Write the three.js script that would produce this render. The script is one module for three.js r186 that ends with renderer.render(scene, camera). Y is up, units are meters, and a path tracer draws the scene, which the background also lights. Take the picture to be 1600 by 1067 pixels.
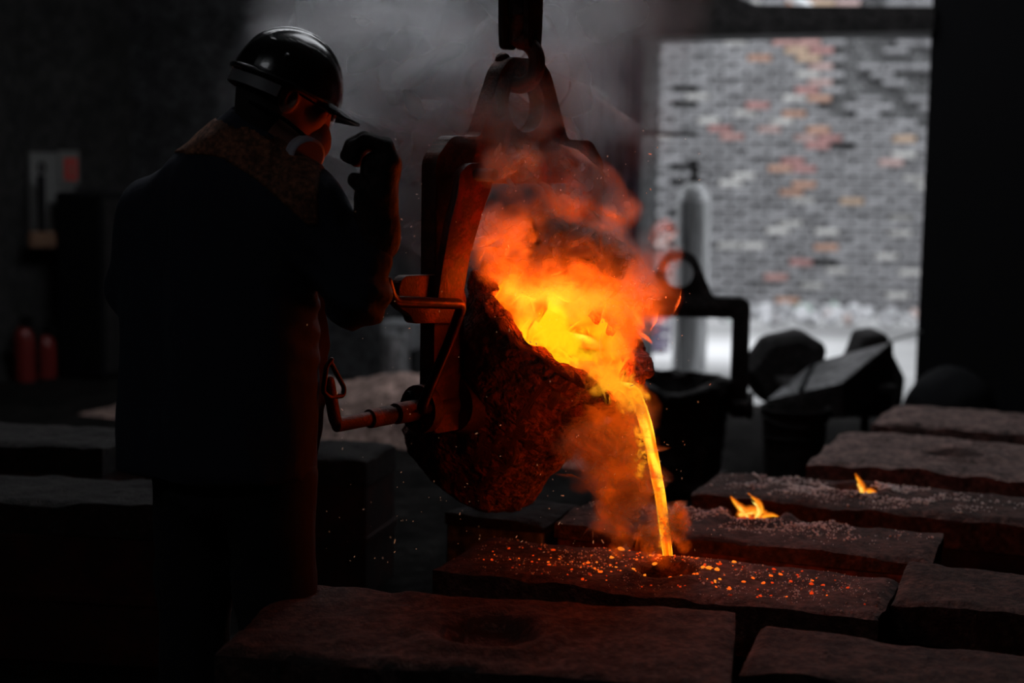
import * as THREE from 'three';
import { RoundedBoxGeometry } from 'three/addons/geometries/RoundedBoxGeometry.js';
import { mergeGeometries, mergeVertices, toCreasedNormals } from 'three/addons/utils/BufferGeometryUtils.js';
import { RectAreaLightUniformsLib } from 'three/addons/lights/RectAreaLightUniformsLib.js';

// ---------------------------------------------------------------- camera, sky, exposure
RectAreaLightUniformsLib.init();
const scene = new THREE.Scene();
const renderer = new THREE.WebGLRenderer({ antialias: true });
renderer.toneMapping = THREE.LinearToneMapping;
renderer.toneMappingExposure = 1.0;
renderer.shadowMap.enabled = true;
const FPX = 2400, rad = (d) => d * Math.PI / 180;
const camera = new THREE.PerspectiveCamera(2 * Math.atan(533.5 / FPX) * 180 / Math.PI, 1600 / 1067, 0.05, 200);
camera.rotation.order = 'YXZ';
camera.position.set(0, 1.5, 0);
camera.rotation.set(rad(-6.7), 0, rad(0.9));
camera.focus = 3.7;
camera.userData.fStop = 1.6;
camera.updateMatrixWorld(true);
const SKY = 2.4;
scene.background = new THREE.Color().setRGB(0.96 * SKY, 0.99 * SKY, 1.04 * SKY);   // even overcast sky
const HOT = new THREE.Color().setRGB(1, 0.09, 0.004);                              // light of the molten iron
const LADLE_LIGHT = 85, STREAM_LIGHT = 0.025, FLAME_LIGHT = 0.008;

// ---------------------------------------------------------------- small tools
const V = (x, y, z) => new THREE.Vector3(x, y, z);
function ray(px, py) { return V((px - 800) / FPX, (533.5 - py) / FPX, -1).applyQuaternion(camera.quaternion); }
function P(px, py, d) { const r = ray(px, py); return r.multiplyScalar(d / -r.z).add(camera.position); }   // measured point of the photograph at a distance
function PY(px, py, y) { const r = ray(px, py); return r.multiplyScalar((y - 1.5) / r.y).add(camera.position); }
function rng(seed) { let s = seed | 0; return () => { s = (s + 0x6d2b79f5) | 0; let t = Math.imul(s ^ (s >>> 15), 1 | s); t = (t + Math.imul(t ^ (t >>> 7), 61 | t)) ^ t; return ((t ^ (t >>> 14)) >>> 0) / 4294967296; }; }
const lerp = THREE.MathUtils.lerp, clamp = THREE.MathUtils.clamp, smooth = THREE.MathUtils.smoothstep;
function hash3(x, y, z) { let h = Math.imul(x, 374761393) ^ Math.imul(y, 668265263) ^ Math.imul(z, 2147483647 ^ 0x5bd1e995); h = Math.imul(h ^ (h >>> 13), 1274126177); h ^= h >>> 16; return (h >>> 0) / 4294967296; }
function noise(x, y, z = 0) {
  const i = Math.floor(x), j = Math.floor(y), k = Math.floor(z); let u = x - i, v = y - j, w = z - k;
  u = u * u * (3 - 2 * u); v = v * v * (3 - 2 * v); w = w * w * (3 - 2 * w);
  const L = (a, b, t) => a + (b - a) * t;
  return L(L(L(hash3(i, j, k), hash3(i + 1, j, k), u), L(hash3(i, j + 1, k), hash3(i + 1, j + 1, k), u), v),
    L(L(hash3(i, j, k + 1), hash3(i + 1, j, k + 1), u), L(hash3(i, j + 1, k + 1), hash3(i + 1, j + 1, k + 1), u), v), w) * 2 - 1;
}
function fbm(x, y, z = 0, o = 4) { let s = 0, a = 0.5; for (let i = 0; i < o; i++) { s += a * noise(x, y, z); x = x * 2.03 + 7.1; y = y * 2.03 + 3.7; z = z * 2.03 + 1.3; a *= 0.5; } return s; }

// ---------------------------------------------------------------- names and labels
const used = {};
function numbered(name) { const n = used[name] = (used[name] ?? -1) + 1; return n ? `${name}_${String(n).padStart(3, '0')}` : name; }
const shadows = (o) => { o.castShadow = o.receiveShadow = true; return o; };
function tag(o, label, category, group, kind) {
  if (label) o.userData.label = label;
  if (category) o.userData.category = category;
  if (group) o.userData.group = group;
  if (kind) o.userData.kind = kind;
  return o;
}
function part(name, geometry, m, parent, label) {
  const o = shadows(new THREE.Mesh(geometry, m)); o.name = numbered(name); parent.add(o);
  if (label) o.userData.label = label;
  return o;
}
function struct(name, geometry, m) { const o = shadows(new THREE.Mesh(geometry, m)); o.name = name; o.userData.kind = 'structure'; scene.add(o); return o; }
function single(name, geometry, m, label, category, group, kind) { return tag(part(name, geometry, m, scene), label, category, group, kind); }
function thing(name, label, category, pos = V(0, 0, 0), turn = 0, group) {
  const o = new THREE.Group(); o.name = numbered(name); o.position.copy(pos); o.rotation.y = turn; scene.add(o);
  return tag(o, label, category, group);
}

// ---------------------------------------------------------------- geometry tools
const box = (w, h, d, x = 0, y = 0, z = 0, r = 0) => (r ? new RoundedBoxGeometry(w, h, d, 2, r) : new THREE.BoxGeometry(w, h, d)).translate(x, y, z);
const plain = (g) => { const h = g.index ? g.toNonIndexed() : g; for (const k of Object.keys(h.attributes)) if (!['position', 'normal', 'uv'].includes(k)) h.deleteAttribute(k); return h; };
const merge = (list) => mergeGeometries(list.map(plain));
function turned(g, rx = 0, ry = 0, rz = 0, x = 0, y = 0, z = 0) { return g.applyMatrix4(new THREE.Matrix4().makeRotationFromEuler(new THREE.Euler(rx, ry, rz, 'YXZ'))).translate(x, y, z); }
function cylBetween(a, b, r0, r1 = r0, n = 20) {
  const d = b.clone().sub(a), g = new THREE.CylinderGeometry(r1, r0, d.length(), n);
  g.applyQuaternion(new THREE.Quaternion().setFromUnitVectors(V(0, 1, 0), d.normalize()));
  return g.translate((a.x + b.x) / 2, (a.y + b.y) / 2, (a.z + b.z) / 2);
}
function tubeAlong(points, r, round = 0.03, n = 14) {                 // a bent bar: straight runs joined by round bends
  const path = new THREE.CurvePath(); let last = points[0];
  for (let i = 1; i < points.length - 1; i++) {
    const p = points[i], a = p.clone().add(points[i - 1].clone().sub(p).setLength(round)), b = p.clone().add(points[i + 1].clone().sub(p).setLength(round));
    path.add(new THREE.LineCurve3(last, a)); path.add(new THREE.QuadraticBezierCurve3(a, p, b)); last = b;
  }
  path.add(new THREE.LineCurve3(last, points[points.length - 1]));
  const pts = path.getSpacedPoints(points.length * 14);
  const caps = [[pts[0], pts[1]], [pts[pts.length - 1], pts[pts.length - 2]]].map(([p]) => new THREE.SphereGeometry(r, 12, 8).translate(p.x, p.y, p.z));
  return merge([new THREE.TubeGeometry(new THREE.CatmullRomCurve3(pts, false, 'centripetal'), points.length * 20, r, n), ...caps]);
}
function boxUV(g, s = 1) {                                             // uv in metres, by the way each vertex faces
  const p = g.attributes.position, n = g.attributes.normal, uv = new Float32Array(p.count * 2);
  for (let i = 0; i < p.count; i++) {
    const ax = Math.abs(n.getX(i)), ay = Math.abs(n.getY(i)), az = Math.abs(n.getZ(i));
    const [u, v] = ay > ax && ay > az ? [p.getX(i), p.getZ(i)] : ax > az ? [p.getZ(i), p.getY(i)] : [p.getX(i), p.getY(i)];
    uv[i * 2] = u * s; uv[i * 2 + 1] = v * s;
  }
  return g.setAttribute('uv', new THREE.BufferAttribute(uv, 2));
}
function roughen(g, amp, freq, seed = 0, cuts = 0) {                   // moves vertices along their normals by noise
  const h = mergeVertices(g.clone().deleteAttribute('uv').deleteAttribute('normal'), 1e-4); h.computeVertexNormals();
  const p = h.attributes.position, n = h.attributes.normal;
  for (let i = 0; i < p.count; i++) {
    const x = p.getX(i), y = p.getY(i), z = p.getZ(i), k = amp * fbm(x * freq + seed, y * freq, z * freq, 4) * 2;
    p.setXYZ(i, x + n.getX(i) * k, y + n.getY(i) * k, z + n.getZ(i) * k);
  }
  h.computeVertexNormals();
  return boxUV(h);
}
function netSurface(f, lo, hi, cell) {                                 // naive surface nets over a signed distance field
  const nx = Math.ceil((hi.x - lo.x) / cell) + 1, ny = Math.ceil((hi.y - lo.y) / cell) + 1, nz = Math.ceil((hi.z - lo.z) / cell) + 1;
  const val = new Float32Array(nx * ny * nz), id = new Int32Array(nx * ny * nz).fill(-1), pos = [], idx = [];
  const at = (i, j, k) => i + nx * (j + ny * k);
  for (let k = 0; k < nz; k++) for (let j = 0; j < ny; j++) for (let i = 0; i < nx; i++) val[at(i, j, k)] = f(lo.x + i * cell, lo.y + j * cell, lo.z + k * cell);
  const E = [[0, 1], [0, 2], [0, 4], [1, 3], [1, 5], [2, 3], [2, 6], [3, 7], [4, 5], [4, 6], [5, 7], [6, 7]];
  for (let k = 0; k < nz - 1; k++) for (let j = 0; j < ny - 1; j++) for (let i = 0; i < nx - 1; i++) {
    const c = []; let m = 0;
    for (let q = 0; q < 8; q++) { c[q] = val[at(i + (q & 1), j + ((q >> 1) & 1), k + (q >> 2))]; if (c[q] < 0) m |= 1 << q; }
    if (m === 0 || m === 255) continue;
    let x = 0, y = 0, z = 0, n = 0;
    for (const [a, b] of E) {
      if ((c[a] < 0) === (c[b] < 0)) continue;
      const t = c[a] / (c[a] - c[b]);
      x += lerp(a & 1, b & 1, t); y += lerp((a >> 1) & 1, (b >> 1) & 1, t); z += lerp(a >> 2, b >> 2, t); n++;
    }
    id[at(i, j, k)] = pos.length / 3;
    pos.push(lo.x + (i + x / n) * cell, lo.y + (j + y / n) * cell, lo.z + (k + z / n) * cell);
  }
  const quad = (a, b, c, d, flip) => { if (a < 0 || b < 0 || c < 0 || d < 0) return; flip ? idx.push(a, c, b, a, d, c) : idx.push(a, b, c, a, c, d); };
  for (let k = 1; k < nz - 1; k++) for (let j = 1; j < ny - 1; j++) for (let i = 1; i < nx - 1; i++) {
    const s = val[at(i, j, k)] < 0;
    if (s !== val[at(i + 1, j, k)] < 0) quad(id[at(i, j - 1, k - 1)], id[at(i, j, k - 1)], id[at(i, j, k)], id[at(i, j - 1, k)], !s);
    if (s !== val[at(i, j + 1, k)] < 0) quad(id[at(i - 1, j, k - 1)], id[at(i - 1, j, k)], id[at(i, j, k)], id[at(i, j, k - 1)], !s);
    if (s !== val[at(i, j, k + 1)] < 0) quad(id[at(i - 1, j - 1, k)], id[at(i, j - 1, k)], id[at(i, j, k)], id[at(i - 1, j, k)], !s);
  }
  const g = new THREE.BufferGeometry();
  g.setAttribute('position', new THREE.Float32BufferAttribute(pos, 3)); g.setIndex(idx); g.computeVertexNormals();
  return boxUV(g);
}
const smin = (a, b, k) => { const h = Math.max(k - Math.abs(a - b), 0) / k; return Math.min(a, b) - h * h * k * 0.25; };
function capsule(a, b, ra, rb) {                                       // distance to a tapered limb between two joints
  const dx = b.x - a.x, dy = b.y - a.y, dz = b.z - a.z, l2 = dx * dx + dy * dy + dz * dz || 1e-9;
  return (x, y, z) => { const px = x - a.x, py = y - a.y, pz = z - a.z, t = clamp((px * dx + py * dy + pz * dz) / l2, 0, 1); return Math.hypot(px - dx * t, py - dy * t, pz - dz * t) - (ra + (rb - ra) * t); };
}
function ellipsoid(c, ax, ay, az, rx, ry, rz) {                        // distance-like field of an ellipsoid with axes ax, ay, az
  const m = Math.min(rx, ry, rz);
  return (x, y, z) => { const d = V(x - c.x, y - c.y, z - c.z), q = Math.hypot(d.dot(ax) / rx, d.dot(ay) / ry, d.dot(az) / rz); return (q - 1) * m; };
}
const union = (list, k) => (x, y, z) => { let d = list[0](x, y, z); for (let i = 1; i < list.length; i++) d = smin(d, list[i](x, y, z), k); return d; };

// ---------------------------------------------------------------- textures and materials
function texture(w, h, f, srgb = true, repeat = [1, 1]) {              // f(u, v) -> [r, g, b] in 0..1, sampled so that it tiles
  const data = new Uint8Array(w * h * 4);
  for (let y = 0; y < h; y++) for (let x = 0; x < w; x++) { const c = f(x / w, y / h), o = (y * w + x) * 4; for (let k = 0; k < 3; k++) data[o + k] = clamp(c[k], 0, 1) * 255; data[o + 3] = 255; }
  const t = new THREE.DataTexture(data, w, h, THREE.RGBAFormat);
  t.magFilter = THREE.LinearFilter; t.minFilter = THREE.LinearMipmapLinearFilter; t.generateMipmaps = true; t.wrapS = t.wrapT = THREE.RepeatWrapping; t.repeat.set(...repeat);
  if (srgb) t.colorSpace = THREE.SRGBColorSpace;
  t.needsUpdate = true;
  return t;
}
function lattice(x, y, p, seed) {                                      // value noise that repeats after p cells
  const i = Math.floor(x), j = Math.floor(y); let u = x - i, v = y - j; u = u * u * (3 - 2 * u); v = v * v * (3 - 2 * v);
  const h = (a, b) => hash3(((a % p) + p) % p, ((b % p) + p) % p, seed);
  return lerp(lerp(h(i, j), h(i + 1, j), u), lerp(h(i, j + 1), h(i + 1, j + 1), u), v) * 2 - 1;
}
function tiled(u, v, f, seed, o = 4) { let s = 0, a = 0.5, p = Math.max(2, Math.round(f)); for (let i = 0; i < o; i++) { s += a * lattice(u * p, v * p, p, seed * 13 + i); p *= 2; a *= 0.5; } return s; }
const again = (t, r) => { const c = t.clone(); c.repeat.set(r, r); c.needsUpdate = true; return c; };
const grainT = texture(512, 512, (u, v) => { const n = 0.62 + 0.4 * tiled(u, v, 24, 3, 5) + 0.22 * tiled(u, v, 5, 9, 3); return [n, n, n]; });
const grainB = texture(512, 512, (u, v) => { const n = 0.5 + 0.6 * tiled(u, v, 40, 21, 4) + 0.3 * tiled(u, v, 10, 2, 3); return [n, n, n]; }, false);
const rustT = texture(512, 512, (u, v) => { const a = tiled(u, v, 9, 4, 5), b = tiled(u, v, 44, 8, 3), k = smooth(a + 0.4 * b, -0.25, 0.35); return [lerp(0.36, 0.54, k), lerp(0.25, 0.32, k), lerp(0.21, 0.235, k)]; });
const crustT = texture(512, 512, (u, v) => { const a = Math.abs(tiled(u, v, 12, 14, 5)), b = tiled(u, v, 30, 6, 4), k = clamp(0.35 + a * 1.4 + b * 0.5, 0, 1); return [0.18 + 0.34 * k, 0.13 + 0.22 * k, 0.11 + 0.17 * k]; });
const crustB = texture(512, 512, (u, v) => { const n = 0.5 + 0.9 * Math.abs(tiled(u, v, 14, 14, 5)) + 0.5 * tiled(u, v, 34, 6, 4); return [n, n, n]; }, false);
const clothB = texture(256, 256, (u, v) => { const n = 0.5 + 0.25 * Math.sin((u * 64 + v * 64) * 2 * Math.PI) + 0.35 * tiled(u, v, 30, 5, 3); return [n, n, n]; }, false);
const std = (o) => new THREE.MeshStandardMaterial(o);
const lin = (r, g, b) => new THREE.Color().setRGB(r, g, b);
const M = {
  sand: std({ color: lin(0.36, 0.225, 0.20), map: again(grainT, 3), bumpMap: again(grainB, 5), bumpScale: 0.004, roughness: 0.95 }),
  redSand: std({ color: lin(0.13, 0.075, 0.062), map: again(grainT, 3), bumpMap: again(grainB, 5), bumpScale: 0.004, roughness: 0.95 }),  // near moulds' sand: their dimness is put into the colour
  dimSand: std({ color: lin(0.17, 0.09, 0.075), map: again(grainT, 3), bumpMap: again(grainB, 5), bumpScale: 0.004, roughness: 0.95 }),  // same sand darkened: dimmer light on these moulds put into the colour
  darkSand: std({ color: lin(0.04, 0.034, 0.032), map: again(grainT, 3), bumpMap: again(grainB, 5), bumpScale: 0.004, roughness: 0.95 }),  // sand of the left and rear moulds: shade put into the colour
  flask: std({ color: lin(0.20, 0.10, 0.08), map: again(rustT, 2), bumpMap: again(grainB, 4), bumpScale: 0.0012, roughness: 0.75 }),
  greySteel: std({ color: lin(0.42, 0.42, 0.43), map: again(grainT, 2), bumpMap: again(grainB, 3), bumpScale: 0.0008, roughness: 0.6 }),
  rust: std({ color: lin(0.62, 0.42, 0.36), map: again(rustT, 3), bumpMap: again(grainB, 6), bumpScale: 0.0012, roughness: 0.62, metalness: 0.25 }),
  redPaint: std({ color: lin(0.62, 0.16, 0.10), map: again(rustT, 4), bumpMap: again(grainB, 5), bumpScale: 0.001, roughness: 0.55 }),
  barSteel: std({ color: lin(0.30, 0.22, 0.2), map: again(rustT, 6), roughness: 0.35, metalness: 0.7 }),
  crust: std({ color: lin(1.0, 0.78, 0.72), map: again(crustT, 3), bumpMap: again(crustB, 3), bumpScale: 0.012, roughness: 0.85 }),
  blackIron: new THREE.MeshPhysicalMaterial({ specularIntensity: 0.4, color: lin(0.055, 0.05, 0.05), map: again(grainT, 3), bumpMap: again(grainB, 4), bumpScale: 0.002, roughness: 0.7 }),
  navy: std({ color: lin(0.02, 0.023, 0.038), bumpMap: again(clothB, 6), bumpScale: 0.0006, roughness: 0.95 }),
  trouser: std({ color: lin(0.012, 0.012, 0.016), bumpMap: again(clothB, 6), bumpScale: 0.0006, roughness: 0.95 }),
  leather: std({ color: lin(0.5, 0.18, 0.085), map: again(grainT, 6), bumpMap: again(grainB, 10), bumpScale: 0.001, roughness: 0.8 }),
  glove: std({ color: lin(0.045, 0.022, 0.018), map: again(grainT, 8), bumpMap: again(grainB, 12), bumpScale: 0.0012, roughness: 0.9 }),
  helmet: new THREE.MeshPhysicalMaterial({ color: lin(0.012, 0.012, 0.013), roughness: 0.22, clearcoat: 0.4, clearcoatRoughness: 0.1, bumpMap: again(grainB, 10), bumpScale: 0.0002 }),
  band: std({ color: lin(0.16, 0.16, 0.17), roughness: 0.4 }),
  skin: std({ color: lin(0.34, 0.14, 0.10), roughness: 0.6 }),
  hair: std({ color: lin(0.02, 0.017, 0.015), roughness: 0.8 }),
  filter: std({ color: lin(0.42, 0.40, 0.46), roughness: 0.5 }),
  filterFace: std({ color: lin(0.20, 0.12, 0.11), roughness: 0.7 }),
  floor: new THREE.MeshPhysicalMaterial({ specularIntensity: 0.1, color: lin(0.022, 0.02, 0.019), map: again(grainT, 1), bumpMap: again(grainB, 2), bumpScale: 0.01, roughness: 0.95 }),
  yard: std({ color: lin(1, 1, 1), map: again(grainT, 0.35), bumpMap: again(grainB, 0.8), bumpScale: 0.01, roughness: 0.95 }),
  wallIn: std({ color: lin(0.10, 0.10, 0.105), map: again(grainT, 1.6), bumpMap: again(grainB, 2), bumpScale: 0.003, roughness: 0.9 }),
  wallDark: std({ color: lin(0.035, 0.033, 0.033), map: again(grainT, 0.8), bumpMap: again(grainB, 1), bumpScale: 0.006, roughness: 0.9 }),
  black: new THREE.MeshPhysicalMaterial({ specularIntensity: 0.15, color: lin(0.008, 0.008, 0.009), roughness: 0.8 }),
  door: std({ color: lin(0.10, 0.07, 0.105), map: again(grainT, 1.5), roughness: 0.5 }),
  mortar: std({ color: lin(0.26, 0.26, 0.265), map: again(grainT, 2), roughness: 0.95 }),
  cylinder: std({ color: lin(0.66, 0.67, 0.68), map: again(grainT, 2), roughness: 0.3, metalness: 0.1 }),
  sheet: std({ color: lin(0.45, 0.45, 0.46), map: again(grainT, 2), roughness: 0.5, metalness: 0.3 }),
  grit: std({ color: lin(0.85, 0.80, 0.76), roughness: 0.9 }),
  white: std({ color: lin(0.75, 0.76, 0.77), roughness: 0.5 }),
  board: std({ color: lin(0.16, 0.16, 0.155), roughness: 0.6 }),
  signRed: std({ color: lin(0.5, 0.03, 0.02), roughness: 0.5 }),
  extRed: std({ color: lin(0.14, 0.012, 0.01), roughness: 0.4 }),
  heap: std({ color: lin(0.72, 0.48, 0.41), map: again(grainT, 2), bumpMap: again(grainB, 3), bumpScale: 0.008, roughness: 0.97 }),
};

// ---------------------------------------------------------------- the building (its axes are turned 25 degrees)
const YAW = rad(-25), Ls = V(Math.cos(YAW), 0, -Math.sin(YAW)), Bt = V(Math.sin(-YAW), 0, -Math.cos(YAW));
const hall = (g) => boxUV(g.rotateY(YAW));                              // from (along, up, -depth) to the world
const S0 = -7.3, S1 = 5.4, T0 = -3.6, T1 = 9.04, ROOF = 4.6, DL = -3.35, DR = -1.60, DH = 2.26;
{
  const w = new THREE.Shape([[S0, 0], [DL, 0], [DL, DH], [DR, DH], [DR, 0], [S1, 0], [S1, ROOF], [S0, ROOF]].map(([x, y]) => new THREE.Vector2(x, y)));
  w.holes.push(new THREE.Path([[-2.62, DH + 0.17], [DR, DH + 0.13], [DR, 3.3], [-3.3, 3.3], [-3.3, 2.75]].map(([x, y]) => new THREE.Vector2(x, y))));
  struct('wall_back', hall(new THREE.ExtrudeGeometry(w, { depth: 0.3, bevelEnabled: false }).translate(0, 0, -T1 - 0.3)), M.wallIn);
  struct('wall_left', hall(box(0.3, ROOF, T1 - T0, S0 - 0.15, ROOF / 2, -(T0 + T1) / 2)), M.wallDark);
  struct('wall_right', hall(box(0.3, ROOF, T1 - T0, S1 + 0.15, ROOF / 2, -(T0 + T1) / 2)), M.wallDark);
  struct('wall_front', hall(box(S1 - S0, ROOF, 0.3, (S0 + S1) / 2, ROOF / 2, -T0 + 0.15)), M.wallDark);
  const r = new THREE.Shape([[S0 - 0.3, T0 - 0.3], [S1 + 0.3, T0 - 0.3], [S1 + 0.3, T1 + 0.3], [S0 - 0.3, T1 + 0.3]].map(([x, y]) => new THREE.Vector2(x, y)));
  const hole = (a, b, c, d) => r.holes.push(new THREE.Path([[a, c], [a, d], [b, d], [b, c]].map(([x, y]) => new THREE.Vector2(x, y))));
  hole(-4.5, -1.5, 4.6, 8.4); hole(-3.3, -1.9, -1.4, -0.3);                                           // roof light over the bay behind the ladle; second hole added as unseen fill
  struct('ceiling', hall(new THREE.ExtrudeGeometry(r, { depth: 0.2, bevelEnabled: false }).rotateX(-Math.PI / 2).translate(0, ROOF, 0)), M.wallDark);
  struct('floor', hall(box(S1 - S0 + 0.6, 0.2, T1 - T0 + 0.6, (S0 + S1) / 2, -0.1, -(T0 + T1) / 2)), M.floor);
  const lt = new THREE.Shape([[-3.9, DH], [DR + 0.02, DH], [DR + 0.02, DH + 0.13], [-2.62, DH + 0.17], [-3.2, 2.7], [-3.2, 3.5], [-3.9, 3.5]].map(([x, y]) => new THREE.Vector2(x, y)));
  struct('beam_2', hall(new THREE.ExtrudeGeometry(lt, { depth: 0.14, bevelEnabled: false }).translate(0, 0, -T1 + 0.001)), M.blackIron);  // lintel beam; its slab is also added to darken the wall above
  struct('column_1', hall(box(0.2, ROOF, 0.24, -6.35, ROOF / 2, -6.2)), M.wallIn);
  struct('beam_1', hall(box(S1 - S0, 0.28, 0.2, (S0 + S1) / 2, ROOF - 0.14, -4.1)), M.blackIron);
  struct('door_2', hall(box(3.6, 3.4, 0.08, DR + 1.8, 1.7, -T1 + 0.06)), M.black).userData.label = 'black sheet added for the dark right of the opening';  // black sheet added so the wall right of the opening renders dark
}
// folded steel door leaf beside the opening: each fold a panel of its own
{
  const t = new THREE.Group(); t.name = 'door_1'; t.userData.kind = 'structure'; t.userData.label = 'dark folded steel door leaf with upright ribs'; t.rotation.y = YAW; scene.add(t);
  for (let i = 0; i < 7; i++) {
    const p = new THREE.Shape([[-0.04, 0], [-0.022, 0], [-0.01, 0.045], [0.012, 0.045], [0.024, 0], [0.042, 0], [0.042, 0.006], [0.028, 0.006], [0.016, 0.051], [-0.014, 0.051], [-0.026, 0.006], [-0.04, 0.006]].map(([x, y]) => new THREE.Vector2(x, y)));
    const g = boxUV(new THREE.ExtrudeGeometry(p, { depth: 3.2, bevelEnabled: false }).rotateX(-Math.PI / 2).translate(DL - 0.02 - i * 0.083, 0.03, -T1 + 0.09));
    part('panel', g, M.door, t);
  }
}
// yard outside
struct('ground', box(40, 0.2, 14, 2, -0.12, -16.2).rotateY(0), M.yard);
const WB = PY(1210, 487, 0), WYAW = rad(-6);
const wallYard = struct('wall_yard', boxUV(box(16, 7, 0.4, 0, 3.5, -0.21)), M.mortar);
wallYard.position.copy(WB); wallYard.rotation.y = WYAW;
{
  const r = rng(11), BW = 0.245, BH = 0.079, shapes = [];
  for (let k = 0; k < 5; k++) { const g = roughen(new THREE.BoxGeometry(BW - 0.018, BH - 0.016, 0.10, 3, 1, 1), 0.006, 9, k * 5); shapes.push(g); }
  const grey = [0.22, 0.25, 0.28, 0.31, 0.24, 0.36].map((c) => std({ color: lin(c, c * 0.99, c * 1.02), roughness: 0.95 }));
  const warm = [[0.48, 0.29, 0.22], [0.44, 0.26, 0.24], [0.52, 0.38, 0.28], [0.42, 0.23, 0.22], [0.50, 0.36, 0.34]].map((c) => std({ color: lin(...c), roughness: 0.95 }));
  const pale = [0.42, 0.52].map((c) => std({ color: lin(c, c * 0.98, c * 0.95), roughness: 0.95 }));
  const moss = std({ color: lin(0.06, 0.2, 0.13), roughness: 0.95 });
  const rest = [], place = [];
  for (let j = 0; j < 62; j++) for (let i = -32; i < 32; i++) {
    const x = (i + (j % 2) * 0.5) * BW, y = (j + 0.5) * BH, dx = x, near = dx > -1.5 && dx < 1.5 && y < 3.1;
    const mid = Math.exp(-((dx - 0.15) ** 2) / 0.22 - ((y - 1.9) ** 2) / 1.3), hole = fbm(x * 1.5 + 4, y * 2.4, 2, 3) > 0.24 && dx > 0.55;
    const gone = r() < (hole ? 0.8 : 0.012), q = r(), lift = (r() - 0.5) * 0.03;
    const pl = fbm(x * 1.3, y * 1.6, 8, 3) + (dx < -1.0 ? 0.25 : 0);
    let m = grey[Math.floor(r() * 5.2)]; const w = warm[Math.floor(r() * 5)], pa = pale[Math.floor(r() * 2)];
    if (q < 0.04 + 0.30 * mid) m = w; else if (q > 0.93 - 0.2 * clamp(pl, 0, 0.6)) m = pa; else if (q > 0.91 && fbm(x, y, 3, 2) > 0.15) m = moss;
    const k = Math.floor(r() * 5);
    if (gone) continue;
    const seamGap = Math.abs(dx + 0.92) < 0.06 || Math.abs(dx - 0.55) < 0.04;
    if (seamGap && r() < 0.5) continue;
    place.push({ x, y, lift, m, k, near, score: Math.abs(dx) + 0.25 * Math.abs(y - 1.6) });
  }
  place.sort((a, b) => (b.near - a.near) || a.score - b.score);
  place.forEach((p, i) => {
    if (i < 300) { const b = part('brick', shapes[p.k], p.m, wallYard); b.position.set(p.x, p.y, 0.02 + p.lift); return; }
    const g = shapes[p.k].clone().translate(p.x, p.y, 0.02 + p.lift), c = new Float32Array(g.attributes.position.count * 3);
    for (let v = 0; v < c.length; v += 3) { c[v] = p.m.color.r; c[v + 1] = p.m.color.g; c[v + 2] = p.m.color.b; }
    g.setAttribute('color', new THREE.BufferAttribute(c, 3)); rest.push(g);
  });
  const many = part('brickwork', mergeGeometries(rest), std({ vertexColors: true, roughness: 0.95 }), wallYard); many.userData.kind = 'stuff';
  // rubble at the foot of the wall
  const st = roughen(new THREE.IcosahedronGeometry(0.5, 2), 0.1, 2.5, 3), n = 420, im = new THREE.InstancedMesh(st, std({ color: lin(0.42, 0.42, 0.42), roughness: 0.95 }), n), mm = new THREE.Matrix4();
  for (let i = 0; i < n; i++) {
    const x = (r() - 0.5) * 8, z = 0.08 + r() * r() * 1.6, s = 0.05 + 0.14 * r() * r();
    mm.compose(V(x, s * 0.3, z).applyAxisAngle(V(0, 1, 0), WYAW).add(WB), new THREE.Quaternion().setFromEuler(new THREE.Euler(r() * 6, r() * 6, r() * 6)), V(s * 1.5, s * 0.8, s));
    const tone = r(); im.setMatrixAt(i, mm); im.setColorAt(i, tone < 0.06 ? lin(0.95, 0.75, 0.7) : tone > 0.94 ? lin(0.7, 0.95, 0.8) : lin(1, 1, 1.03).multiplyScalar(0.6 + r() * 0.8));
  }
  im.name = 'rubble'; tag(shadows(im), 'loose grey rubble along the foot of the brick wall outside', 'rubble', null, 'stuff'); scene.add(im);
}
// gas cylinder in the yard
{
  const base = PY(1076, 588, 0), t = thing('gas_cylinder', 'tall pale gas cylinder standing in the yard before the brick wall', 'cylinder', base);
  const pr = [[0, 0], [0.1, 0], [0.113, 0.02], [0.115, 0.05], [0.115, 1.16], [0.11, 1.2], [0.09, 1.25], [0.06, 1.285], [0.035, 1.3], [0, 1.3]].map(([x, y]) => new THREE.Vector2(x, y));
  t.scale.setScalar(1.06);
  part('cylinder_body', new THREE.LatheGeometry(pr, 48), M.cylinder, t);
  part('neck_ring', new THREE.CylinderGeometry(0.04, 0.045, 0.05, 24).translate(0, 1.31, 0), M.blackIron, t);
  part('valve', merge([new THREE.CylinderGeometry(0.022, 0.028, 0.09, 16).translate(0, 1.37, 0), new THREE.CylinderGeometry(0.012, 0.012, 0.09, 12).rotateZ(Math.PI / 2).translate(0.03, 1.38, 0), new THREE.CylinderGeometry(0.05, 0.05, 0.025, 20).translate(0, 1.43, 0)]), M.blackIron, t, 'black valve with round hand wheel');
}
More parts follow.
